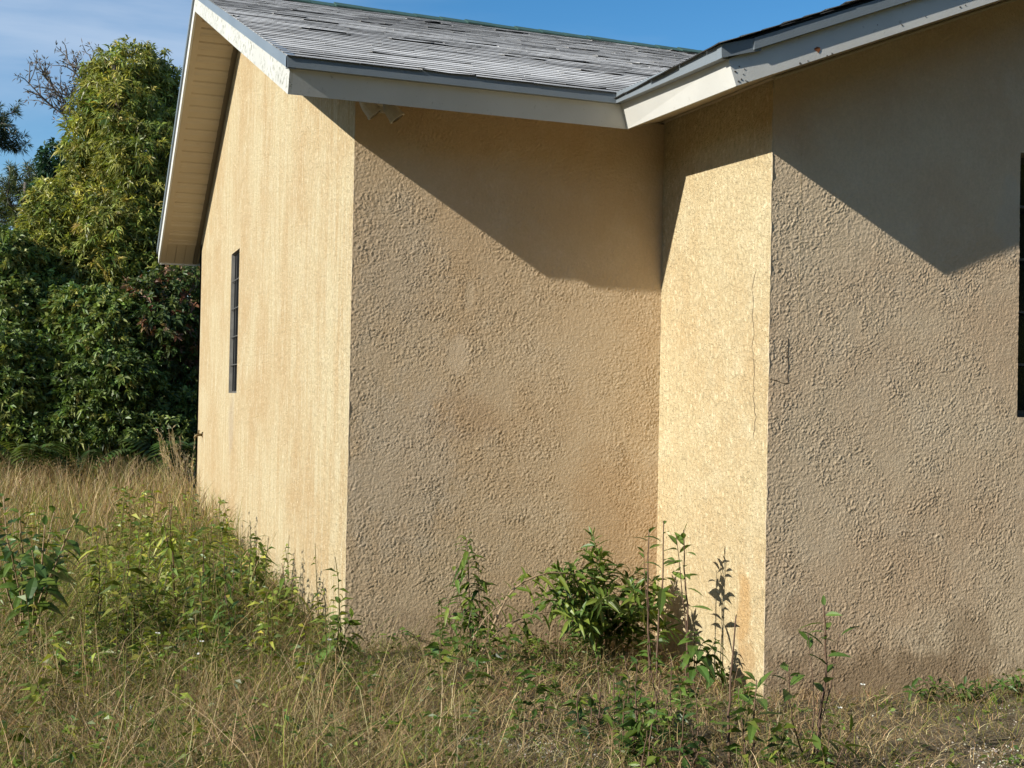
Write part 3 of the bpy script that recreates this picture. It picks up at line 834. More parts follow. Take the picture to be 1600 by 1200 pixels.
def wiggle(a, b, n, amp, seed):
    r = np.random.default_rng(seed); t = np.linspace(0, 1, n)[:, None]
    p = np.asarray(a) * (1 - t) + np.asarray(b) * t
    return p + np.cumsum(r.normal(0, amp, (n, 3)), 0) * np.sin(t * math.pi) * 0.8


def tree(name, label, cat, base, lobes, n_whorl, leaves, L_, W, cols, wts, r0, mat='leaf', group=None, seed=0, **kw):
    base = np.asarray(base, float); base[2] = float(gz(base[0], base[1])) - 0.05
    t = empty(name, tuple(base)); tag(t, label, cat, group)
    top = np.max([c[2] for c, _ in lobes]); cen = np.mean([c for c, _ in lobes], 0)
    tr = MB(); P = wiggle(base, (cen[0], cen[1], top), 9, 0.05, seed)
    tr.tube(P, np.linspace(r0, r0 * 0.25, 9), 8)
    for k, (c, r_) in enumerate(lobes):
        j = int(np.clip(np.searchsorted(P[:, 2], c[2] - 0.9 * r_[2]), 1, 7))
        tr.tube(wiggle(P[j], c, 6, 0.05, seed + k + 1), np.linspace(r0 * 0.42, r0 * 0.1, 6), 6)
        for q_ in range(4):
            dr = unit(np.random.default_rng(seed * 7 + k * 5 + q_).normal(0, 1, 3))
            tr.tube(wiggle(c, c + dr * np.asarray(r_) * 0.8, 5, 0.03, q_ + k), np.linspace(r0 * 0.12, 0.006, 5), 4, cap=False)
    tr.build('trunk', M['bark'], t, True)
    cm = MB(); crown_whorls(cm, lobes, n_whorl, leaves, L_, W, cols, wts, **kw)
    cm.build('crown', M[mat], t)
    return t


def lobes_px(lst, Y, depth=1.0):
    """(px, py, rx, ry) as seen in the photograph at the plane y = Y"""
    k = (Y - CAM[1]) / 0.939 / FPX
    out = []
    for (px, py, rx, ry, dy) in lst:
        rx *= 0.9; ry *= 0.9; out.append((at(px, py, Y + dy), (rx * k, min(rx, ry) * k * depth, ry * k)))
    return out


# ------------------------------------------------------------------ trees at the edge of the wood
G_OL = [(0.25, 0.27, 0.06), (0.33, 0.33, 0.075), (0.16, 0.20, 0.045), (0.42, 0.37, 0.09)]
G_DK = [(0.12, 0.18, 0.044), (0.18, 0.24, 0.06), (0.27, 0.29, 0.08), (0.065, 0.11, 0.032)]
G_RED = [(0.07, 0.11, 0.03), (0.19, 0.085, 0.045), (0.25, 0.16, 0.10), (0.11, 0.14, 0.04)]

YT = 14.4
big = lobes_px([(205, 112, 52, 46, 0), (160, 132, 34, 34, .2), (245, 140, 46, 44, .3), (190, 175, 62, 52, -.3), (262, 195, 46, 62, .2), (150, 222, 46, 50, .1),
                (215, 240, 62, 56, -.5), (150, 285, 44, 50, .2), (235, 300, 58, 52, -.4), (112, 335, 46, 42, -.3), (175, 345, 56, 52, -.7), (245, 370, 56, 52, -.6),
                (90, 385, 50, 46, -.4), (160, 412, 62, 48, -.8), (230, 430, 64, 46, -.7), (85, 440, 44, 40, -.5), (150, 455, 50, 36, -.9), (282, 410, 40, 40, -.4), (88, 315, 38, 34, -.2), (72, 355, 40, 36, -.4), (60, 405, 42, 38, -.6), (128, 300, 40, 36, 0), (275, 300, 40, 60, 0)], YT, 1.0)
tree('leafy_tree', 'tall olive green tree with drooping narrow leaves behind the house', 'tree', (at(200, 640, YT)[0], YT, 0), big,
     10000, 11, 0.135, 0.031, G_OL, [4, 2.4, 2.2, 1.6], 0.17, group=None, seed=3, shell=0.5, droop=0.35)

def shrub(label, px, lst, Y, n, leaves, L_, W, cols, wts, seed, mat='leaf_gloss', **kw):
    return tree('shrub', label, 'shrub', (at(px, 690, Y)[0], Y, 0), lobes_px(lst, Y), n, leaves, L_, W, cols, wts, 0.06, mat, 'shrubs along the edge of the wood', seed, **kw)

shrub('dark evergreen shrub at the left edge of the picture below the far pine', 20, [(0, 400, 46, 44, 0), (40, 430, 46, 44, .3), (-20, 450, 60, 60, .2), (20, 490, 58, 58, -.2), (72, 470, 40, 50, .1)], 13.2, 2600, 9, 0.11, 0.045, G_DK, [3, 3, 2, 1], 11)
shrub('glossy green shrub in front of the tall olive tree', 140, [(130, 485, 50, 40, 0), (180, 505, 50, 46, -.2), (110, 510, 46, 50, .1), (160, 540, 56, 52, -.3), (215, 510, 44, 50, 0)], 12.6, 3000, 9, 0.11, 0.05, G_DK, [2, 3, 3, 1], 21)
shrub('shrub with reddish brown dying leaves beside the far house corner', 270, [(235, 470, 40, 40, 0), (280, 455, 44, 44, .2), (262, 505, 50, 44, -.2), (300, 520, 40, 60, .1), (250, 560, 46, 44, 0), (295, 590, 40, 50, .1)], 12.4, 2600, 9, 0.10, 0.045, G_RED, [4, 0.7, 0.8, 3], 31)
shrub('low dark thicket shrub at the left edge above the dry grass', 30, [(0, 560, 56, 50, 0), (55, 575, 50, 50, .1), (10, 620, 60, 46, -.2), (70, 635, 50, 40, 0), (0, 668, 60, 34, -.3), (60, 675, 56, 32, -.4)], 12.2, 3200, 9, 0.10, 0.04, G_DK, [4, 2, 1, 2], 41)
shrub('low dark thicket shrub in the shade behind the grass', 170, [(130, 600, 50, 46, 0), (190, 590, 56, 50, -.1), (240, 630, 50, 40, .1), (150, 645, 56, 40, -.2), (295, 645, 40, 40, .1), (120, 675, 50, 32, -.3), (190, 672, 56, 34, -.4), (255, 675, 50, 32, -.3)], 12.0, 3600, 9, 0.10, 0.04, G_DK, [4, 2, 1, 2], 51)
shrub('blue green leafy tree crown showing left of the tall olive tree', 100, [(95, 255, 34, 32, 0), (120, 275, 34, 36, .2), (85, 300, 30, 28, .1), (115, 320, 40, 40, 0)], 17.5, 900, 8, 0.14, 0.055, [(0.03, 0.07, 0.035), (0.045, 0.09, 0.045)], [1, 1], 61)

# pines
def pine(label, base, trunk_top, limbs, needle_cols, wts, tuft, n_tuft, nlen, seed, r0=0.14, bare=0.0, name='pine_tree'):
    base = np.asarray(base, float); base[2] = float(gz(base[0], base[1])) - 0.05
    t = empty(name, tuple(base)); tag(t, label, 'pine tree', 'pines behind the wood edge')
    P = wiggle(base, trunk_top, 12, 0.05, seed)
    tr = MB(); tr.tube(P, np.linspace(r0, r0 * 0.3, 12), 8)
    cm = MB(); r = np.random.default_rng(seed)
    for k, (h, tip) in enumerate(limbs):
        s_ = P[0] * (1 - h) + P[-1] * h
        j = P[int(h * 11)]
        B_ = wiggle(j, tip, 9, 0.06, seed + k)
        tr.tube(B_, np.linspace(r0 * 0.32, 0.012, 9), 5)
        ends = []
        for i in range(3, 9):
            for q_ in range(tuft):
                d = unit(unit(B_[8] - B_[2]) * 0.7 + r.normal(0, 0.6, 3) + np.array([0, 0, 0.25]))
                L2 = np.linalg.norm(B_[8] - B_[0]) * r.uniform(0.14, 0.34)
                tw = wiggle(B_[i], B_[i] + d * L2, 4, 0.03, int(r.integers(1e6)))
                tr.tube(tw, np.linspace(0.014, 0.006, 4), 4, cap=False)
                for e_ in (tw[-1], tw[-2], tw[1]):
                    if r.random() > bare: ends.append((e_, d))
        for (e_, d) in ends:
            n = n_tuft
            dd = unit(d * 0.8 + r.normal(0, 0.75, (n, 3)))
            leaf_quads(cm, np.repeat(e_[None], n, 0) + dd * 0.02, dd, nlen * r.uniform(0.6, 1.2, n), 0.022, pick(needle_cols, wts, n), 0.15)
    tr.build('trunk', M['bark_grey'], t, True)
    cm.build('crown', M['leaf'], t)
    return t

Yp = 30.0
tip = lambda x, y, dy=0: at(x, y, Yp + dy)
pine('flat topped pine with open crown far behind the shrubs', (at(38, 690, Yp)[0], Yp, 0), at(40, 285, Yp),
     [(0.93, tip(62, 285, .5)), (0.96, tip(45, 268)), (0.9, tip(12, 290, -.5)), (0.86, tip(68, 312)), (0.84, tip(8, 315)), (0.96, tip(25, 272, .4)), (0.8, tip(-8, 330)), (0.9, tip(55, 300, -.6))],
     [(0.07, 0.095, 0.03), (0.11, 0.12, 0.04)], [1, 1], 3, 16, 0.24, 5, 0.16)
Yp = 19.0
pine('half dead pine whose bare twigs show beside the tall olive tree', (at(175, 690, Yp)[0], Yp, 0), at(165, 130, Yp),
     [(0.9, at(45, 130, Yp)), (0.93, at(70, 118, Yp + .4)), (0.96, at(105, 92, Yp)), (0.94, at(120, 105, Yp - .4)), (0.98, at(143, 95, Yp)), (0.88, at(95, 160, Yp + .3)), (0.9, at(85, 140, Yp - .3))],
     [(0.12, 0.085, 0.055), (0.16, 0.11, 0.07)], [1, 1], 3, 5, 0.13, 6, 0.10, bare=0.35)
Yp = 24.0
pine('dark pine reaching in from beyond the left edge of the picture', (at(-75, 690, Yp)[0], Yp, 0), at(-70, 120, Yp),
     [(0.9, at(8, 180, Yp)), (0.86, at(12, 225, Yp)), (0.84, at(18, 222, Yp + .3)), (0.92, at(2, 195, Yp - .3)), (0.95, at(-60, 60, Yp)), (0.9, at(-150, 150, Yp)), (0.8, at(-140, 220, Yp))],
     [(0.035, 0.06, 0.03), (0.06, 0.08, 0.04)], [1, 1], 3, 16, 0.2, 7, 0.16)

# the wood goes on: left of the picture and behind; one leafy mass far back
wm = MB()
lob = []
for k in range(26):
    x = -26 + k * 1.55 + random.uniform(-.5, .5); y = 18.5 + random.uniform(-1.5, 2.5)
    lim = 2.3 if -3.6 < x < -1.4 else 3.4
    h = random.uniform(0.8, 1.0) * lim
    lob.append(((x, y, h * 0.55), (1.5, 1.3, h * 0.62)))
for k in range(30):
    x = -7 + k * 0.42; lob.append(((x, 15.2 + random.uniform(-.4, .4), 0.55), (0.9, 0.8, random.uniform(0.7, 1.15))))
crown_whorls(wm, lob, 8200, 8, 0.17, 0.075, G_DK, [3, 3, 2, 2], shell=0.3)
lob = []                                            # unseen ring of trees added to screen the walls from the low bright sky
for k in range(64):
    a = math.radians(70 + k * 3.6) ; rr = random.uniform(21, 26); h = random.uniform(4.6, 7.4)
    x = -1.5 - math.sin(a) * rr; y = 2 + math.cos(a) * rr
    lob.append(((x, y, h * 0.5), (2.1, 2.1, h * 0.56)))
crown_whorls(wm, lob, 7000, 7, 0.6, 0.3, G_DK, [3, 3, 2, 2], shell=0.45)
lob = []                                            # the wood edge goes on left of the picture
for (x, y, h, r_) in ((-9.0, 13.8, 4.4, 2.0), (-13.0, 12.6, 5.4, 2.4), (-17.5, 11.6, 6.2, 2.6)):
    lob += [((x + random.uniform(-.7, .7) * r_, y + random.uniform(-.6, .6) * r_, h * f), (r_ * random.uniform(.5, .75),) * 2 + (h * 0.16,)) for f in (0.15, 0.3, 0.42, 0.55, 0.68, 0.8, 0.9) for _ in (0, 1)]
crown_whorls(wm, lob, 3600, 8, 0.2, 0.09, G_DK, [3, 3, 2, 2], shell=0.4)
lob = []                                            # unseen taller trees added behind the viewer to cut sky light on the wing
for k in range(38):
    a = math.radians(150 + k * 4) ; rr = random.uniform(15, 18); h = random.uniform(7.5, 10)
    lob.append(((-1.5 - math.sin(a) * rr, -2 + math.cos(a) * rr, h * 0.5), (2.0, 2.0, h * 0.56)))
crown_whorls(wm, lob, 6000, 7, 0.75, 0.4, G_DK + G_OL[:2], [3, 3, 2, 2, 1, 1], shell=0.45)
tag(wm.build('woodland_with_added_ring', M['leaf']), 'dark mass of undergrowth filling the wood behind the shrubs, with unseen trees added around the clearing to block sky light', 'undergrowth', kind='stuff')

# feathery ferns at the foot of the thicket
def fern(label, px, py, Y, size, cols, seed, nf=9):
    r = np.random.default_rng(seed); b = at(px, py, Y); b[2] = float(gz(b[0], b[1]))
    t = empty('fern', tuple(b)); tag(t, label, 'fern', 'ferns at the foot of the thicket')
    for k in range(nf):
        a = r.uniform(0, 2 * math.pi); q = MB(); n = 16
        tt = np.linspace(0, 1, n)[:, None]; dirv = np.array([math.cos(a), math.sin(a), 0])
        P = b + dirv * size * tt * r.uniform(0.5, 0.8) + np.array([0, 0, 1.0]) * size * (tt * 1.1 - 0.6 * tt ** 2.2)
        q.tube(P, np.linspace(0.008, 0.002, n), 4, np.asarray(cols[0]) * 0.7, cap=False)
        s_ = np.cross(dirv, [0, 0, 1.0])
        for sg in (-1, 1):
            d = unit(dirv * 0.5 + s_ * sg + np.array([0, 0, -0.15]))
            leaf_quads(q, P[2:], np.repeat(d[None], n - 2, 0), size * 0.22 * np.sin(np.linspace(0.5, 3.0, n - 2)) + 0.01, size * 0.06, pick(cols, [1] * len(cols), n - 2), 0.2, np.repeat(np.array([[0, 0, 1.0]]), n - 2, 0))
        q.build('frond', M['leaf'], t)
F_ = [(0.10, 0.15, 0.035), (0.14, 0.17, 0.045)]
fern('pale feathery fern clump at the left edge of the thicket', 45, 700, 11.0, 1.15, F_, 1, 12)
fern('feathery fern clump in shade left of the thicket gap', 125, 700, 11.0, 1.0, [(0.07, 0.12, 0.03), (0.09, 0.13, 0.04)], 2)
fern('tall feathery fern clump next to the far house corner', 278, 690, 11.0, 1.35, [(0.06, 0.11, 0.03), (0.09, 0.13, 0.035)], 3, 12)

# ------------------------------------------------------------------ weeds close to the house
def stem_path(b, top, bend, n, seed):
    r = np.random.default_rng(seed); t = np.linspace(0, 1, n)[:, None]
    p = np.asarray(b) * (1 - t) + np.asarray(top) * t
    off = np.asarray(bend, float) * np.sin(t * math.pi)
    return p + off + np.cumsum(r.normal(0, 0.004, (n, 3)), 0) * np.sin(t * math.pi)


def weed(name, label, cat, base, stems, leaf, seed, group=None, stem_mat='stem'):
    """stems: list of (top point, bend, radius, first leaf height 0..1, leaf count); leaf: dict"""
    r = np.random.default_rng(seed); base = np.asarray(base, float)
    t = empty(name, tuple(base)); tag(t, label, cat, group)
    for (top, bend, rad, h0, nl) in stems:
        P = stem_path(base + np.append(r.normal(0, 0.025, 2), -0.03), top, bend, 14, int(r.integers(1e6)))
        q = MB(); q.tube(P, np.linspace(rad, rad * 0.4, 14), 5); st = q.build('stem', M[stem_mat], t, True)
        f = MB(); ang = r.uniform(0, 6.28)
        for i in range(nl):
            h = h0 + (1 - h0) * (i + 0.6) / nl; p = P[0] * 0 + np.array([np.interp(h * 13, np.arange(14), P[:, a]) for a in range(3)])
            ang += 2.4 + r.normal(0, 0.3)
            el = leaf.get('el', 0.3) + r.normal(0, 0.25) + 0.5 * max(0, h - 0.85) / 0.15
            tg = unit(P[min(13, int(h * 13) + 1)] - P[max(0, int(h * 13) - 1)])
            a_ = unit(np.cross(tg, np.array([0.3, 0.9, 0.2]))); b2 = np.cross(tg, a_)
            d = unit((a_ * math.cos(ang) + b2 * math.sin(ang)) * math.cos(el) + tg * math.sin(el))
            sc = r.uniform(0.65, 1.15) * (1.0 - 0.4 * max(0, h - 0.8) / 0.2)
            c_ = np.asarray(leaf['cols'][r.integers(len(leaf['cols']))]) * r.uniform(0.75, 1.25)
            fine_leaf(f, p, d, tg + r.normal(0, 0.25, 3), leaf['L'] * sc, leaf['W'] * sc, c_, leaf.get('curl', 0.35) * r.uniform(0.5, 1.4), 0.25)
        if nl: f.build('foliage', M['leaf'], t)
    return t


def top_at(px, py, Y): return at(px, py, Y)
def foot(px, Y):
    p = at(px, 1000, Y); p[2] = float(gz(p[0], p[1])); return p

LG = [(0.13, 0.19, 0.03), (0.18, 0.23, 0.04), (0.10, 0.155, 0.025)]
MG = [(0.07, 0.13, 0.025), (0.10, 0.165, 0.03), (0.05, 0.10, 0.02)]
DG = [(0.035, 0.075, 0.02), (0.055, 0.105, 0.028), (0.025, 0.055, 0.018)]
YGc = [(0.28, 0.31, 0.045), (0.35, 0.36, 0.06), (0.20, 0.25, 0.035)]
Z3 = (0, 0, 0)

# arching bush in the inner corner
bY = -0.42
bb = foot(945, bY)
st = []
for (px, py, dy, nl) in [(925, 835, 0, 24), (895, 880, -.1, 22), (965, 885, .1, 24), (860, 925, -.15, 20), (1000, 890, .05, 22), (1035, 925, 0, 22), (1045, 960, -.1, 18), (985, 915, -.25, 24), (880, 960, -.3, 20),
                         (930, 900, .15, 24), (955, 930, -.3, 24), (1015, 950, -.25, 20), (905, 930, .1, 22), (850, 900, .05, 16), (940, 865, .12, 20), (975, 950, .1, 22), (1025, 905, .15, 18), (870, 890, -.05, 20), (915, 860, .05, 20), (845, 935, -.2, 18), (885, 915, .1, 20), (1050, 985, -.2, 18)]:
    tp_ = at(px, py, bY + dy); st.append((tp_, ((random.uniform(-.08, .08)), random.uniform(-.05, .05), 0.12), 0.006, 0.22, int(nl * 2.1)))
weed('bush', 'dense arching green bush against the wall in the inner corner', 'bush', bb, st, dict(L=0.14, W=0.032, cols=LG + MG, el=0.45, curl=0.28), 201, stem_mat='stem_green')
b0 = foot(735, -0.62)
weed('arching_shoot', 'long tan shoot arching right towards the corner bush', 'shoot', b0,
     [(at(935, 905, -.5), (-0.12, 0, 0.26), 0.009, 0.3, 30), (at(905, 950, -.6), (-0.1, -.05, 0.14), 0.007, 0.25, 28), (at(800, 930, -.65), (-0.03, 0, 0.05), 0.005, 0.3, 9)],
     dict(L=0.13, W=0.034, cols=LG, el=0.3, curl=0.4), 202, stem_mat='stem_tan')
weed('leafy_weed', 'single leafy weed standing against the middle of the front wall', 'weed', foot(738, -0.3),
     [(at(728, 838, -.3), (0.01, 0, 0.0), 0.006, 0.3, 60), (at(708, 890, -.32), (-0.02, 0, 0), 0.004, 0.6, 5), (at(748, 880, -.28), (0.02, 0, 0), 0.004, 0.35, 22), (at(700, 935, -.4), (0, 0, 0), 0.004, 0.2, 16), (at(760, 940, -.4), (0, 0, 0), 0.004, 0.2, 16)], dict(L=0.135, W=0.04, cols=LG + MG, el=0.1, curl=0.6), 203)
weed('leafy_weed', 'bright broad leaved weed at the foot of the sunlit house corner', 'weed', foot(528, -0.45),
     [(at(530, 937, -.45), (0, 0, 0), 0.006, 0.25, 16), (at(512, 965, -.5), (0, 0, .02), 0.005, 0.3, 9), (at(552, 960, -.45), (0, 0, .02), 0.005, 0.3, 10)], dict(L=0.16, W=0.06, cols=LG + [(0.12, 0.22, 0.04)], el=0.2, curl=0.4), 204, stem_mat='stem_green')
weed('leafy_weed', 'drooping leafy weed against the side wall below the window', 'weed', foot(402, 1.7),
     [(at(402, 838, 1.7), (0, 0, 0), 0.007, 0.25, 46), (at(388, 865, 1.6), (0, 0, 0), 0.005, 0.3, 22)], dict(L=0.17, W=0.036, cols=MG + LG, el=0.0, curl=0.7), 205)
weed('leafy_weed', 'tall yellow green weed in the grass left of the side wall', 'weed', foot(270, 1.2),
     [(at(268, 790, 1.2), (0, 0, 0), 0.007, 0.35, 44), (at(256, 815, 1.1), (-.02, 0, 0), 0.006, 0.4, 14)], dict(L=0.17, W=0.036, cols=YGc + LG, el=0.0, curl=0.75), 206)
for k, (px, py, Y, cols, lab) in enumerate([
        (318, 838, 0.9, LG, 'upright green weed between the yellow green weed and the wall'),
        (350, 850, 0.7, MG, 'upright dark stemmed weed just left of the drooping wall weed'),
        (300, 900, 0.2, LG, 'bushy green weed low in the grass in front of the tall weeds'),
        (352, 930, -0.2, MG, 'low leafy weed in the grass well left of the house corner'),
        (200, 872, 0.4, YGc, 'small pale yellow weed in the grass by the big leaved shrub'),
        (440, 880, 0.6, LG, 'short green weed at the foot of the side wall'),
        (150, 830, 1.4, YGc, 'small yellow weed tuft behind the big leaved shrub')]):
    weed('leafy_weed', lab, 'weed', foot(px + 4, Y), [(at(px, py, Y), (0.01, 0, 0), 0.006, 0.3, 26), (at(px + 16, py + 25, Y - .1), (0, 0, 0), 0.004, 0.3, 14), (at(px - 16, py + 32, Y + .05), (0, 0, 0), 0.004, 0.35, 12)],
         dict(L=0.14, W=0.034, cols=cols, el=0.15, curl=0.55), 210 + k, group='weeds in the tall grass')
weed('broadleaf_shrub', 'shrub with large dark green leaves in the grass at the left edge', 'shrub', foot(40, 0.2),
     [(at(5, 775, .3), (0, 0, .05), 0.008, 0.3, 23), (at(30, 800, .1), (0, 0, .05), 0.008, 0.3, 23), (at(70, 820, 0), (0, 0, .08), 0.008, 0.3, 20), (at(128, 795, .05), (0, 0, .1), 0.008, 0.35, 17),
      (at(100, 850, -.2), (0, 0, .06), 0.007, 0.3, 20), (at(10, 840, -.2), (0, 0, .06), 0.007, 0.3, 20), (at(50, 860, -.3), (0, 0, .06), 0.007, 0.25, 20), (at(-30, 800, .1), (0, 0, .06), 0.008, 0.3, 20), (at(85, 800, .3), (0, 0, .06), 0.008, 0.3, 17)],
     dict(L=0.14, W=0.06, cols=MG + LG, el=0.3, curl=0.4), 220, stem_mat='stem_tan')

# saplings in front
SP = dict(L=0.165, W=0.052, cols=[(0.11, 0.18, 0.035), (0.16, 0.23, 0.05), (0.08, 0.14, 0.03)], el=0.35, curl=0.25)
weed('sapling', 'tall thin sapling with paired leaves against the sunlit return wall', 'sapling', foot(1070, -1.0),
     [(at(1068, 828, -1.0), (0.03, 0, 0), 0.008, 0.5, 12), (at(1056, 836, -.95), (0.02, 0, 0), 0.005, 0.7, 6)], SP, 230)
weed('sapling', 'thin reddish stem crossing the inner wall corner', 'sapling', foot(1038, -1.05),
     [(at(1037, 815, -1.05), (0.0, 0, 0), 0.008, 0.55, 9)], SP, 231)
weed('sapling', 'forked nearly bare stem left of the inner wall corner', 'sapling', foot(1015, -0.95),
     [(at(1014, 828, -.95), (-0.02, 0, 0), 0.008, 0.85, 3), (at(1006, 860, -.95), (-0.01, 0, 0), 0.004, 0.9, 2)], SP, 232)
weed('sapling', 'young tree with few leaves standing alone before the wing wall', 'sapling', foot(1275, -2.7),
     [(at(1287, 945, -2.7), (0.012, 0, 0), 0.009, 0.42, 11), (at(1232, 1040, -2.75), (-.01, 0, -.02), 0.005, 0.75, 6), (at(1262, 985, -2.68), (0.0, 0, 0), 0.004, 0.85, 3), (at(1312, 990, -2.68), (0.0, 0, 0), 0.004, 0.85, 3)], SP, 233)
weed('sapling', 'bare dead stem with tiny fork before the orange wall stain', 'sapling', foot(1143, -2.7), [(at(1150, 962, -2.7), (-0.012, 0, 0), 0.008, 0.97, 1)], dict(SP, L=0.04, W=0.012), 234)
weed('sapling', 'short sapling with two dark leaves at the wall corner base', 'sapling', foot(1166, -2.8),
     [(at(1182, 1062, -2.75), (-0.02, 0, 0), 0.006, 0.55, 6), (at(1154, 1075, -2.75), (0, 0, 0), 0.004, 0.5, 3)], SP, 235)
weed('sapling', 'thin short dead stem right of the lone young tree', 'sapling', foot(1294, -2.75), [(at(1292, 1068, -2.72), (0, 0, 0), 0.004, 0.96, 1)], dict(SP, L=0.03, W=0.01), 236)
weed('leafy_weed', 'low weed with broad leaves beside the lone young tree', 'weed', foot(1300, -2.95),
     [(at(1305, 1128, -2.95), (0, 0, .02), 0.004, 0.2, 6), (at(1330, 1145, -2.95), (0, 0, .03), 0.004, 0.3, 5), (at(1270, 1165, -2.95), (0, 0, .02), 0.004, 0.3, 4)], dict(SP, L=0.15, W=0.055, cols=LG), 237)
VN = dict(L=0.12, W=0.062, cols=MG + [(0.09, 0.17, 0.04)], el=0.0, curl=0.5)
weed('vine', 'dark heart leaved vine hanging before the sunlit return wall', 'vine', foot(1085, -1.15),
     [(at(1085, 985, -1.15), (0, 0, 0), 0.005, 0.45, 15), (at(1118, 1000, -1.12), (0.0, 0, .05), 0.004, 0.5, 13), (at(1130, 1040, -1.2), (0.0, 0, .06), 0.004, 0.5, 10), (at(1100, 1000, -1.2), (0, 0, .02), 0.004, 0.5, 10)], VN, 240)
for k, (px, py, Y, cols, lab) in enumerate([
        (925, 1085, -2.3, DG, 'dark leafy weed at the bottom, left of the sapling thicket'),
        (968, 1080, -2.0, DG + MG, 'dark leafy weed right below the corner bush'),
        (1005, 1060, -2.3, MG, 'tall stemmed leafy weed in the middle of the sapling thicket'),
        (1042, 1085, -2.4, MG, 'slender leafy weed right of the sapling thicket middle'),
        (985, 1125, -2.7, MG, 'low leafy weed at the bottom of the sapling thicket'),
        (1080, 1135, -2.8, DG + MG, 'broad leaved low weed at the bottom below the vine'),
        (845, 1150, -2.1, MG, 'low creeping weed near the gravel patch'),
        (1020, 1165, -3.0, LG, 'bright low weed at the bottom edge below the saplings')]):
    b1 = foot(px, Y); hgt = at(px, py, Y)
    weed('leafy_weed', lab, 'weed', b1, [(hgt, (0.01, 0, 0), 0.005, 0.2, 11), (at(px + 18, py + 25, Y - .05), (0, 0, .01), 0.004, 0.3, 7), (at(px - 20, py + 30, Y), (0, 0, .01), 0.004, 0.3, 7), (at(px + 7, py - 55, Y + .04), (0.015, 0, 0), 0.005, 0.75, 4), (at(px - 9, py - 30, Y - .04), (-0.015, 0, 0), 0.005, 0.9, 2)],
         dict(L=0.10, W=0.036, cols=cols + LG[:1], el=0.25, curl=0.4), 250 + k, group='weeds before the inner corner')
for k, (px, py, Y, lab) in enumerate([
        (1455, 1058, -1.62, 'low dark weed at the foot of the wing wall, left of three'),
        (1520, 1062, -1.65, 'low dark weed at the foot of the wing wall, middle of three'),
        (1590, 1055, -1.6, 'low dark weed at the foot of the wing wall, right of three')]):
    weed('leafy_weed', lab, 'weed', foot(px, Y), [(at(px + d_, py + abs(d_) * 0.4, Y - .05), (0, 0, .02), 0.003, 0.1, 10) for d_ in (-32, -14, 4, 20, 36)],
         dict(L=0.075, W=0.022, cols=MG, el=0.3, curl=0.3), 270 + k, group='weeds along the wing wall')

# ------------------------------------------------------------------ grass
def inside(x, y, pad=0.03):
    return ((x > -pad) & (y > -pad)) | ((x > XC - pad) & (y > YD - pad))


def field(n, rmin, rmax, power=1.0, wide=0.62):
    """random ground points fanning out from where the house is looked at, denser near by"""
    r = rmin + (rmax - rmin) * rng.random(n) ** power
    a = rng.uniform(-wide, wide, n) + math.atan2(ROT[0, 2], ROT[1, 2])
    x = CAM[0] + np.sin(a) * r; y = CAM[1] + np.cos(a) * r
    k = ~inside(x, y); return x[k], y[k]


def gravel_amount(x, y):
    a = np.exp(-(((x - 0.02) / 0.6) ** 2 + ((y + 2.36) / 0.24) ** 2)) + np.exp(-(((x - 2.9) / 0.6) ** 2 + ((y + 2.75) / 0.28) ** 2))
    return np.clip(a + 0.25 * perlin(x * 3, y * 3, 77), 0, 1)


def tallness(x, y):
    """1 in the rank grass left of the house, low in front of the walls"""
    t = 0.45 + 0.67 * sstep(0.35, -0.9, x + 0.10 * y)
    t = t - 0.12 * sstep(-1.9, -2.6, y) * sstep(-0.6, 0.3, x)
    t = t + 0.28 * sstep(-1.0, -0.15, x) * sstep(0.3, -0.1, x) * sstep(0.0, 1.0, y) + 0.25 * sstep(-1.1, -0.2, y) * sstep(0, 0.3, x)
    t = t - 0.14 * sstep(1.9, 2.6, x)
    t = t * (0.85 + 0.35 * perlin(x * 0.9, y * 0.9, 31) + 0.45 * perlin(x * 2.7, y * 2.7, 32))
    return np.clip(t * (1 - 0.5 * gravel_amount(x, y)), 0.12, 1.2)


def ribbons(mb, x, y, h, lean, width, cols, nseg=3, tipw=0.15, z0=-0.02, start=0.0, kink=0.0):
    n = len(x); az = rng.uniform(0, 2 * math.pi, n); face = rng.uniform(0, 2 * math.pi, n)
    root = np.stack([x, y, gz(x, y) + z0], -1)
    ld = np.stack([np.cos(az), np.sin(az), np.zeros(n)], -1); sd_ = np.stack([np.cos(face), np.sin(face), np.zeros(n)], -1)
    rows = []
    kk = rng.normal(0, 1, (n, 3)) * kink
    for i in range(nseg + 1):
        t = i / nseg
        up_ = h * (t - 0.35 * np.clip(lean / h, 0, 2.2) * t ** 2.2 * 0.6)
        c = root + ld * (lean * t ** 1.7)[:, None] + np.array([0, 0, 1.0]) * up_[:, None] + kk * (h * math.sin(t * 3.14))[:, None]
        w = (width * (1 - (1 - tipw) * t ** 1.5))[:, None] * 0.5
        rows += [c - sd_ * w, c + sd_ * w]
    V = np.stack(rows, 1).reshape(-1, 3); k = 2 * (nseg + 1)
    b0_ = np.arange(n)[:, None, None] * k
    f = np.array([(2 * i, 2 * i + 1, 2 * i + 3, 2 * i + 2) for i in range(nseg)])[None]
    grad = np.repeat(cols, k, 0)
    mb.add(V, (b0_ + f).reshape(-1, 4), grad)


STRAW = [(0.42, 0.31, 0.15), (0.56, 0.44, 0.24), (0.31, 0.21, 0.10), (0.20, 0.135, 0.062), (0.35, 0.245, 0.13)]
GREEN = [(0.19, 0.22, 0.04), (0.26, 0.275, 0.055), (0.13, 0.16, 0.032), (0.31, 0.29, 0.07)]


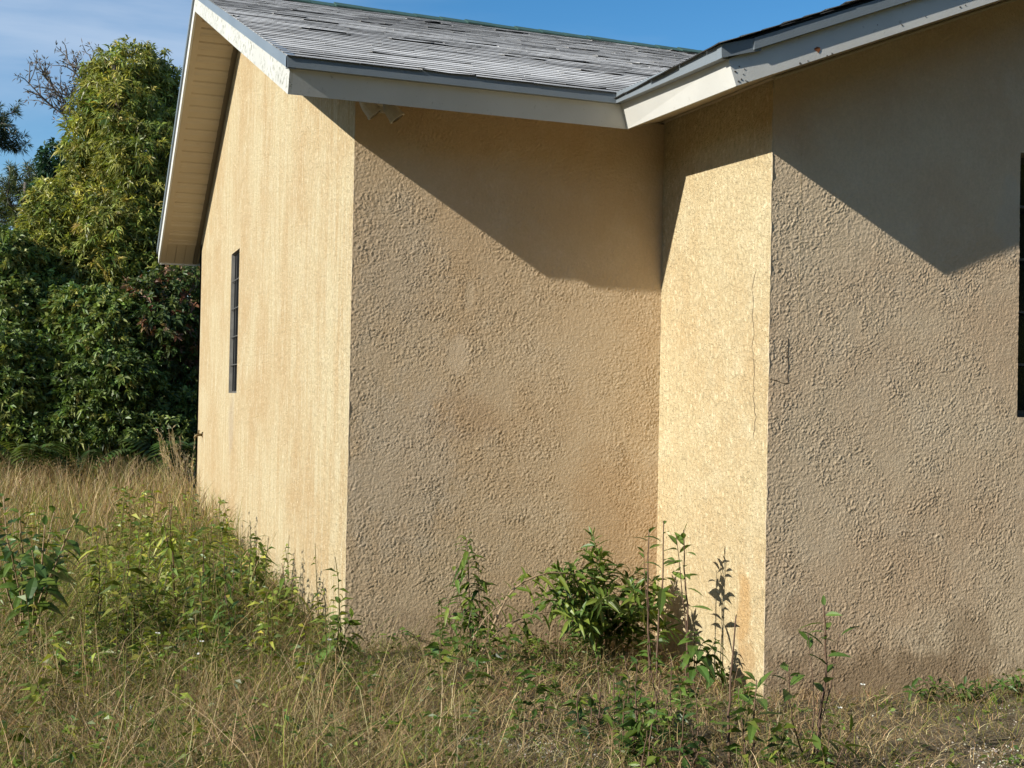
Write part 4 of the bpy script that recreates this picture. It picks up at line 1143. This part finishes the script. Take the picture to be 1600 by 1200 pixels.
def colours(x, y, greenness):
    n = len(x)
    g_ = greenness + 0.45 * perlin(x * 0.8 + 3, y * 0.8, 41) + 0.25 * perlin(x * 2.6, y * 2.6, 42)
    isg = rng.random(n) < np.clip(g_, 0.03, 0.95)
    c = pick(STRAW, [3, 2, 3, 2, 2], n); cg = pick(GREEN, [3, 2, 3, 2], n)
    return np.where(isg[:, None], cg, c)


def green_base(x, y):
    return 0.35 + 0.5 * np.exp(-((x + 0.9 - 0.0 * y) / 0.9) ** 2) * sstep(-1.5, 0.5, y) * sstep(6.5, 3.5, y) - 0.12 * sstep(0.2, 1.0, x) - 0.2 * sstep(4, 8, y)

gr = MB()
x, y = field(70000, 4.2, 13.0, 1.15)                               # lower tangle of bent leaves
ta = tallness(x, y); n = len(x)
keep = rng.random(n) > 0.55 * gravel_amount(x, y); x, y, ta = x[keep], y[keep], ta[keep]; n = len(x)
h = (0.05 + 0.27 * ta) * rng.uniform(0.5, 1.3, n)
ribbons(gr, x, y, h, h * rng.uniform(0.3, 1.9, n), rng.uniform(0.0026, 0.0065, n), colours(x, y, green_base(x, y)), 4, kink=0.12)
x, y = field(19000, 4.2, 13.5, 1.0); ta = tallness(x, y); n = len(x)        # upright stems
k = rng.random(n) < (0.2 + 0.8 * ta) * (1 - 0.8 * gravel_amount(x, y)); x, y, ta = x[k], y[k], ta[k]; n = len(x)
h = (0.08 + 0.40 * ta) * rng.uniform(0.5, 1.25, n)
ribbons(gr, x, y, h, h * rng.uniform(0.03, 0.9, n), rng.uniform(0.0019, 0.0042, n), colours(x, y, green_base(x, y) - 0.2), 4, 0.4, kink=0.07)
x, y = field(26000, 4.2, 10.0, 1.0); ta = tallness(x, y); n = len(x)        # dead straw lying across
h = rng.uniform(0.02, 0.16, n) * (0.4 + ta)
ribbons(gr, x, y, h, rng.uniform(0.12, 0.45, n) * (0.35 + 0.6 * ta), rng.uniform(0.0022, 0.005, n), pick(STRAW, [3, 3, 3, 2, 2], n), 3, 0.5, z0=0.02, kink=0.12)
x, y = field(52000, 12.0, 25.0, 1.0, 0.5); n = len(x)                        # farther grass, coarser
h = rng.uniform(0.18, 0.62, n)
ribbons(gr, x, y, h, h * rng.uniform(0.1, 0.8, n), rng.uniform(0.005, 0.010, n), colours(x, y, green_base(x, y) - 0.05), 2, kink=0.05)
x = rng.uniform(-16, -3.5, 16000); y = rng.uniform(-6, 13, 16000); n = len(x)  # out of the picture, to the left
h = rng.uniform(0.15, 0.5, n)
ribbons(gr, x, y, h, h * rng.uniform(0.1, 0.9, n), rng.uniform(0.005, 0.009, n), colours(x, y, green_base(x, y)), 2)
x = rng.uniform(-4, 6, 9000); y = rng.uniform(-9, -4.2, 9000); n = len(x)
h = rng.uniform(0.08, 0.3, n)
ribbons(gr, x, y, h, h * rng.uniform(0.1, 0.9, n), rng.uniform(0.004, 0.007, n), colours(x, y, green_base(x, y)), 2)
tag(gr.build('grass', M['grass']), 'tall dry straw coloured grass with green blades around the house', 'grass', kind='stuff')

# seed heads on the taller stems and small broad leaves in the turf
fb = MB()
x, y = field(9000, 4.5, 12.0, 1.0); gb_ = green_base(x, y) + 0.4 * perlin(x * 1.1, y * 1.1, 55); k = rng.random(len(x)) < np.clip(gb_, 0.12, 0.8); x, y = x[k], y[k]; n = len(x)
ta = tallness(x, y); z = gz(x, y) + rng.uniform(0.02, 0.30, n) * ta
for rep in range(5):
    d = unit(np.stack([rng.normal(0, 1, n), rng.normal(0, 1, n), rng.uniform(-0.2, 0.7, n)], -1))
    leaf_quads(fb, np.stack([x, y, z], -1) + rng.normal(0, 0.02, (n, 3)), d, rng.uniform(0.025, 0.07, n), rng.uniform(0.010, 0.024, n), pick(LG + MG, [1] * 6, n), 0.25)
def weed_tuft(x, y, hgt, nl, ll, cols):
    b1 = np.array([x, y, float(gz(x, y))]); tp1 = b1 + np.array([random.uniform(-.1, .1) * hgt, random.uniform(-.1, .1) * hgt, hgt])
    P = stem_path(b1, tp1, (random.uniform(-.03, .03), 0, 0), 6, int(rng.integers(1e6)))
    fb.tube(P, np.linspace(0.004, 0.002, 6), 4, (0.16, 0.13, 0.05), cap=False)
    tt = rng.uniform(0.15, 1.0, nl); bp = np.stack([np.interp(tt * 5, np.arange(6), P[:, a]) for a in range(3)], -1)
    a = rng.uniform(0, 6.28, nl); d = np.stack([np.cos(a), np.sin(a), rng.uniform(-0.1, 0.7, nl)], -1)
    leaf_quads(fb, bp, d, ll * rng.uniform(0.6, 1.25, nl), ll * 0.27 * rng.uniform(0.7, 1.2, nl), pick(cols, [1] * len(cols), nl), 0.35)
for k in range(230):
    zone = random.random()
    if zone < 0.5: x, y, hgt, cc = random.gauss(-0.75, 0.45), random.uniform(-1.2, 5.0), random.uniform(0.25, 0.7), YGc + LG
    elif zone < 0.60: x, y, hgt, cc = random.uniform(0.3, 2.1), random.gauss(-0.6, 0.3), random.uniform(0.12, 0.4), LG + MG
    elif zone < 0.66: x, y, hgt, cc = random.gauss(0.95, 0.5), random.gauss(-2.3, 0.4), random.uniform(0.12, 0.35), MG + LG
    else: x, y, hgt, cc = random.uniform(-3, -0.5), random.uniform(-2.5, 3), random.uniform(0.2, 0.5), YGc + LG
    if bool(inside(np.array(x), np.array(y), 0.05)) or (x > 1.5 and y < -1.9): continue
    weed_tuft(x, y, hgt, random.randint(14, 34), random.uniform(0.05, 0.12), cc)
tag(fb.build('ground_weeds', M['leaf']), 'small green broad leaved weeds scattered through the grass', 'weeds', kind='stuff')

# reed-like plumes near the far corner
pl = MB()
for k in range(20):
    p = at(random.uniform(268, 303), 700, random.uniform(8.2, 10.0)); hh = random.uniform(0.45, 0.95)
    b1 = np.array([p[0], p[1], float(gz(p[0], p[1]))]); d = unit(np.array([random.uniform(-.35, .1), random.uniform(-.2, .2), 1.0]))
    pl.tube(stem_path(b1, b1 + d * hh, (random.uniform(-.05, .05), 0, 0), 7, k), np.linspace(0.004, 0.002, 7), 4, (0.42, 0.32, 0.17), cap=False)
    nn = 26; tt = rng.uniform(0.55, 1.0, nn)
    leaf_quads(pl, b1 + d * hh * tt[:, None], unit(np.repeat(d[None], nn, 0) + rng.normal(0, 0.35, (nn, 3))), 0.09, 0.008, pick([(0.45, 0.35, 0.2)], [1], nn), 0.2)
tag(pl.build('reed_grass', M['grass']), 'tall pale plumed grass clump beside the far house corner', 'grass', kind='stuff')

# white gravel showing through
gv = MB()
n = 34000
x = rng.uniform(-1.6, 4.0, n); y = rng.uniform(-4.4, -1.45, n); k = (rng.random(n) < gravel_amount(x, y) * 1.0) & ~inside(x, y, 0.0); x, y = x[k], y[k]; n = len(x)
s_ = rng.uniform(0.003, 0.008, n)[:, None]
octa = np.array([(1, 0, 0), (0, 1, 0), (-1, 0, 0), (0, -1, 0), (0, 0, 0.8), (0, 0, -0.8)], float)
V = (np.stack([x, y, gz(x, y) + 0.004], -1)[:, None] + octa[None] * s_[:, None] * rng.uniform(0.6, 1.3, (n, 6, 1)))
F = np.array([(0, 1, 4), (1, 2, 4), (2, 3, 4), (3, 0, 4), (1, 0, 5), (2, 1, 5), (3, 2, 5), (0, 3, 5)])
gv.add(V.reshape(-1, 3), (np.arange(n)[:, None, None] * 6 + F[None]).reshape(-1, 3), np.repeat(pick([(0.56, 0.52, 0.43), (0.45, 0.41, 0.33), (0.33, 0.29, 0.22)], [2, 2, 1], n), 6, 0))
mg, ngt, pb = new_mat('gravel'); NN = NT(ngt); aa = NN.n('Attribute', attribute_name='tint'); NN.l(aa.outputs['Color'], pb.inputs['Base Color']); pb.inputs['Roughness'].default_value = 0.9
tag(gv.build('gravel', mg), 'pale gravel showing through the thin grass', 'gravel', kind='stuff')

# a few small white flowers
for k, (px, py, Y, lab) in enumerate([
        (246, 990, -0.9, 'tiny white wildflower upper left of three in the left grass'), (315, 1003, -1.0, 'tiny white wildflower middle of three in the left grass'), (308, 1022, -1.2, 'tiny white wildflower lowest of three in the left grass'),
        (1348, 1070, -2.0, 'small white flower before the wing wall, right of the young tree'), (1312, 1106, -2.4, 'small white flower low beside the lone young tree'),
        (753, 1165, -2.3, 'small white flower at the bottom by the gravel patch'), (515, 1000, -0.7, 'small white flower below the house corner weed'), (145, 1028, -1.1, 'tiny white wildflower far left in the grass')]):
    hd = at(px, py, Y); b1 = foot(px, Y)
    t = empty('wildflower', tuple(b1)); tag(t, lab, 'flower', 'white wildflowers')
    q = MB(); q.tube(stem_path(b1, hd, (0.01, 0, 0), 6, k), 0.0018, 4, cap=False); q.build('stem', M['stem_green'], t)
    q = MB(); a = np.linspace(0, 2 * math.pi, 7)[:-1]; d = np.stack([np.cos(a), np.sin(a) * 0.7 - 0.3, 0 * a + 0.35], -1)
    leaf_quads(q, np.repeat(hd[None], 6, 0), d, 0.016, 0.010, np.ones((6, 3)), 0.1); q.build('petals', M['petal'], t)
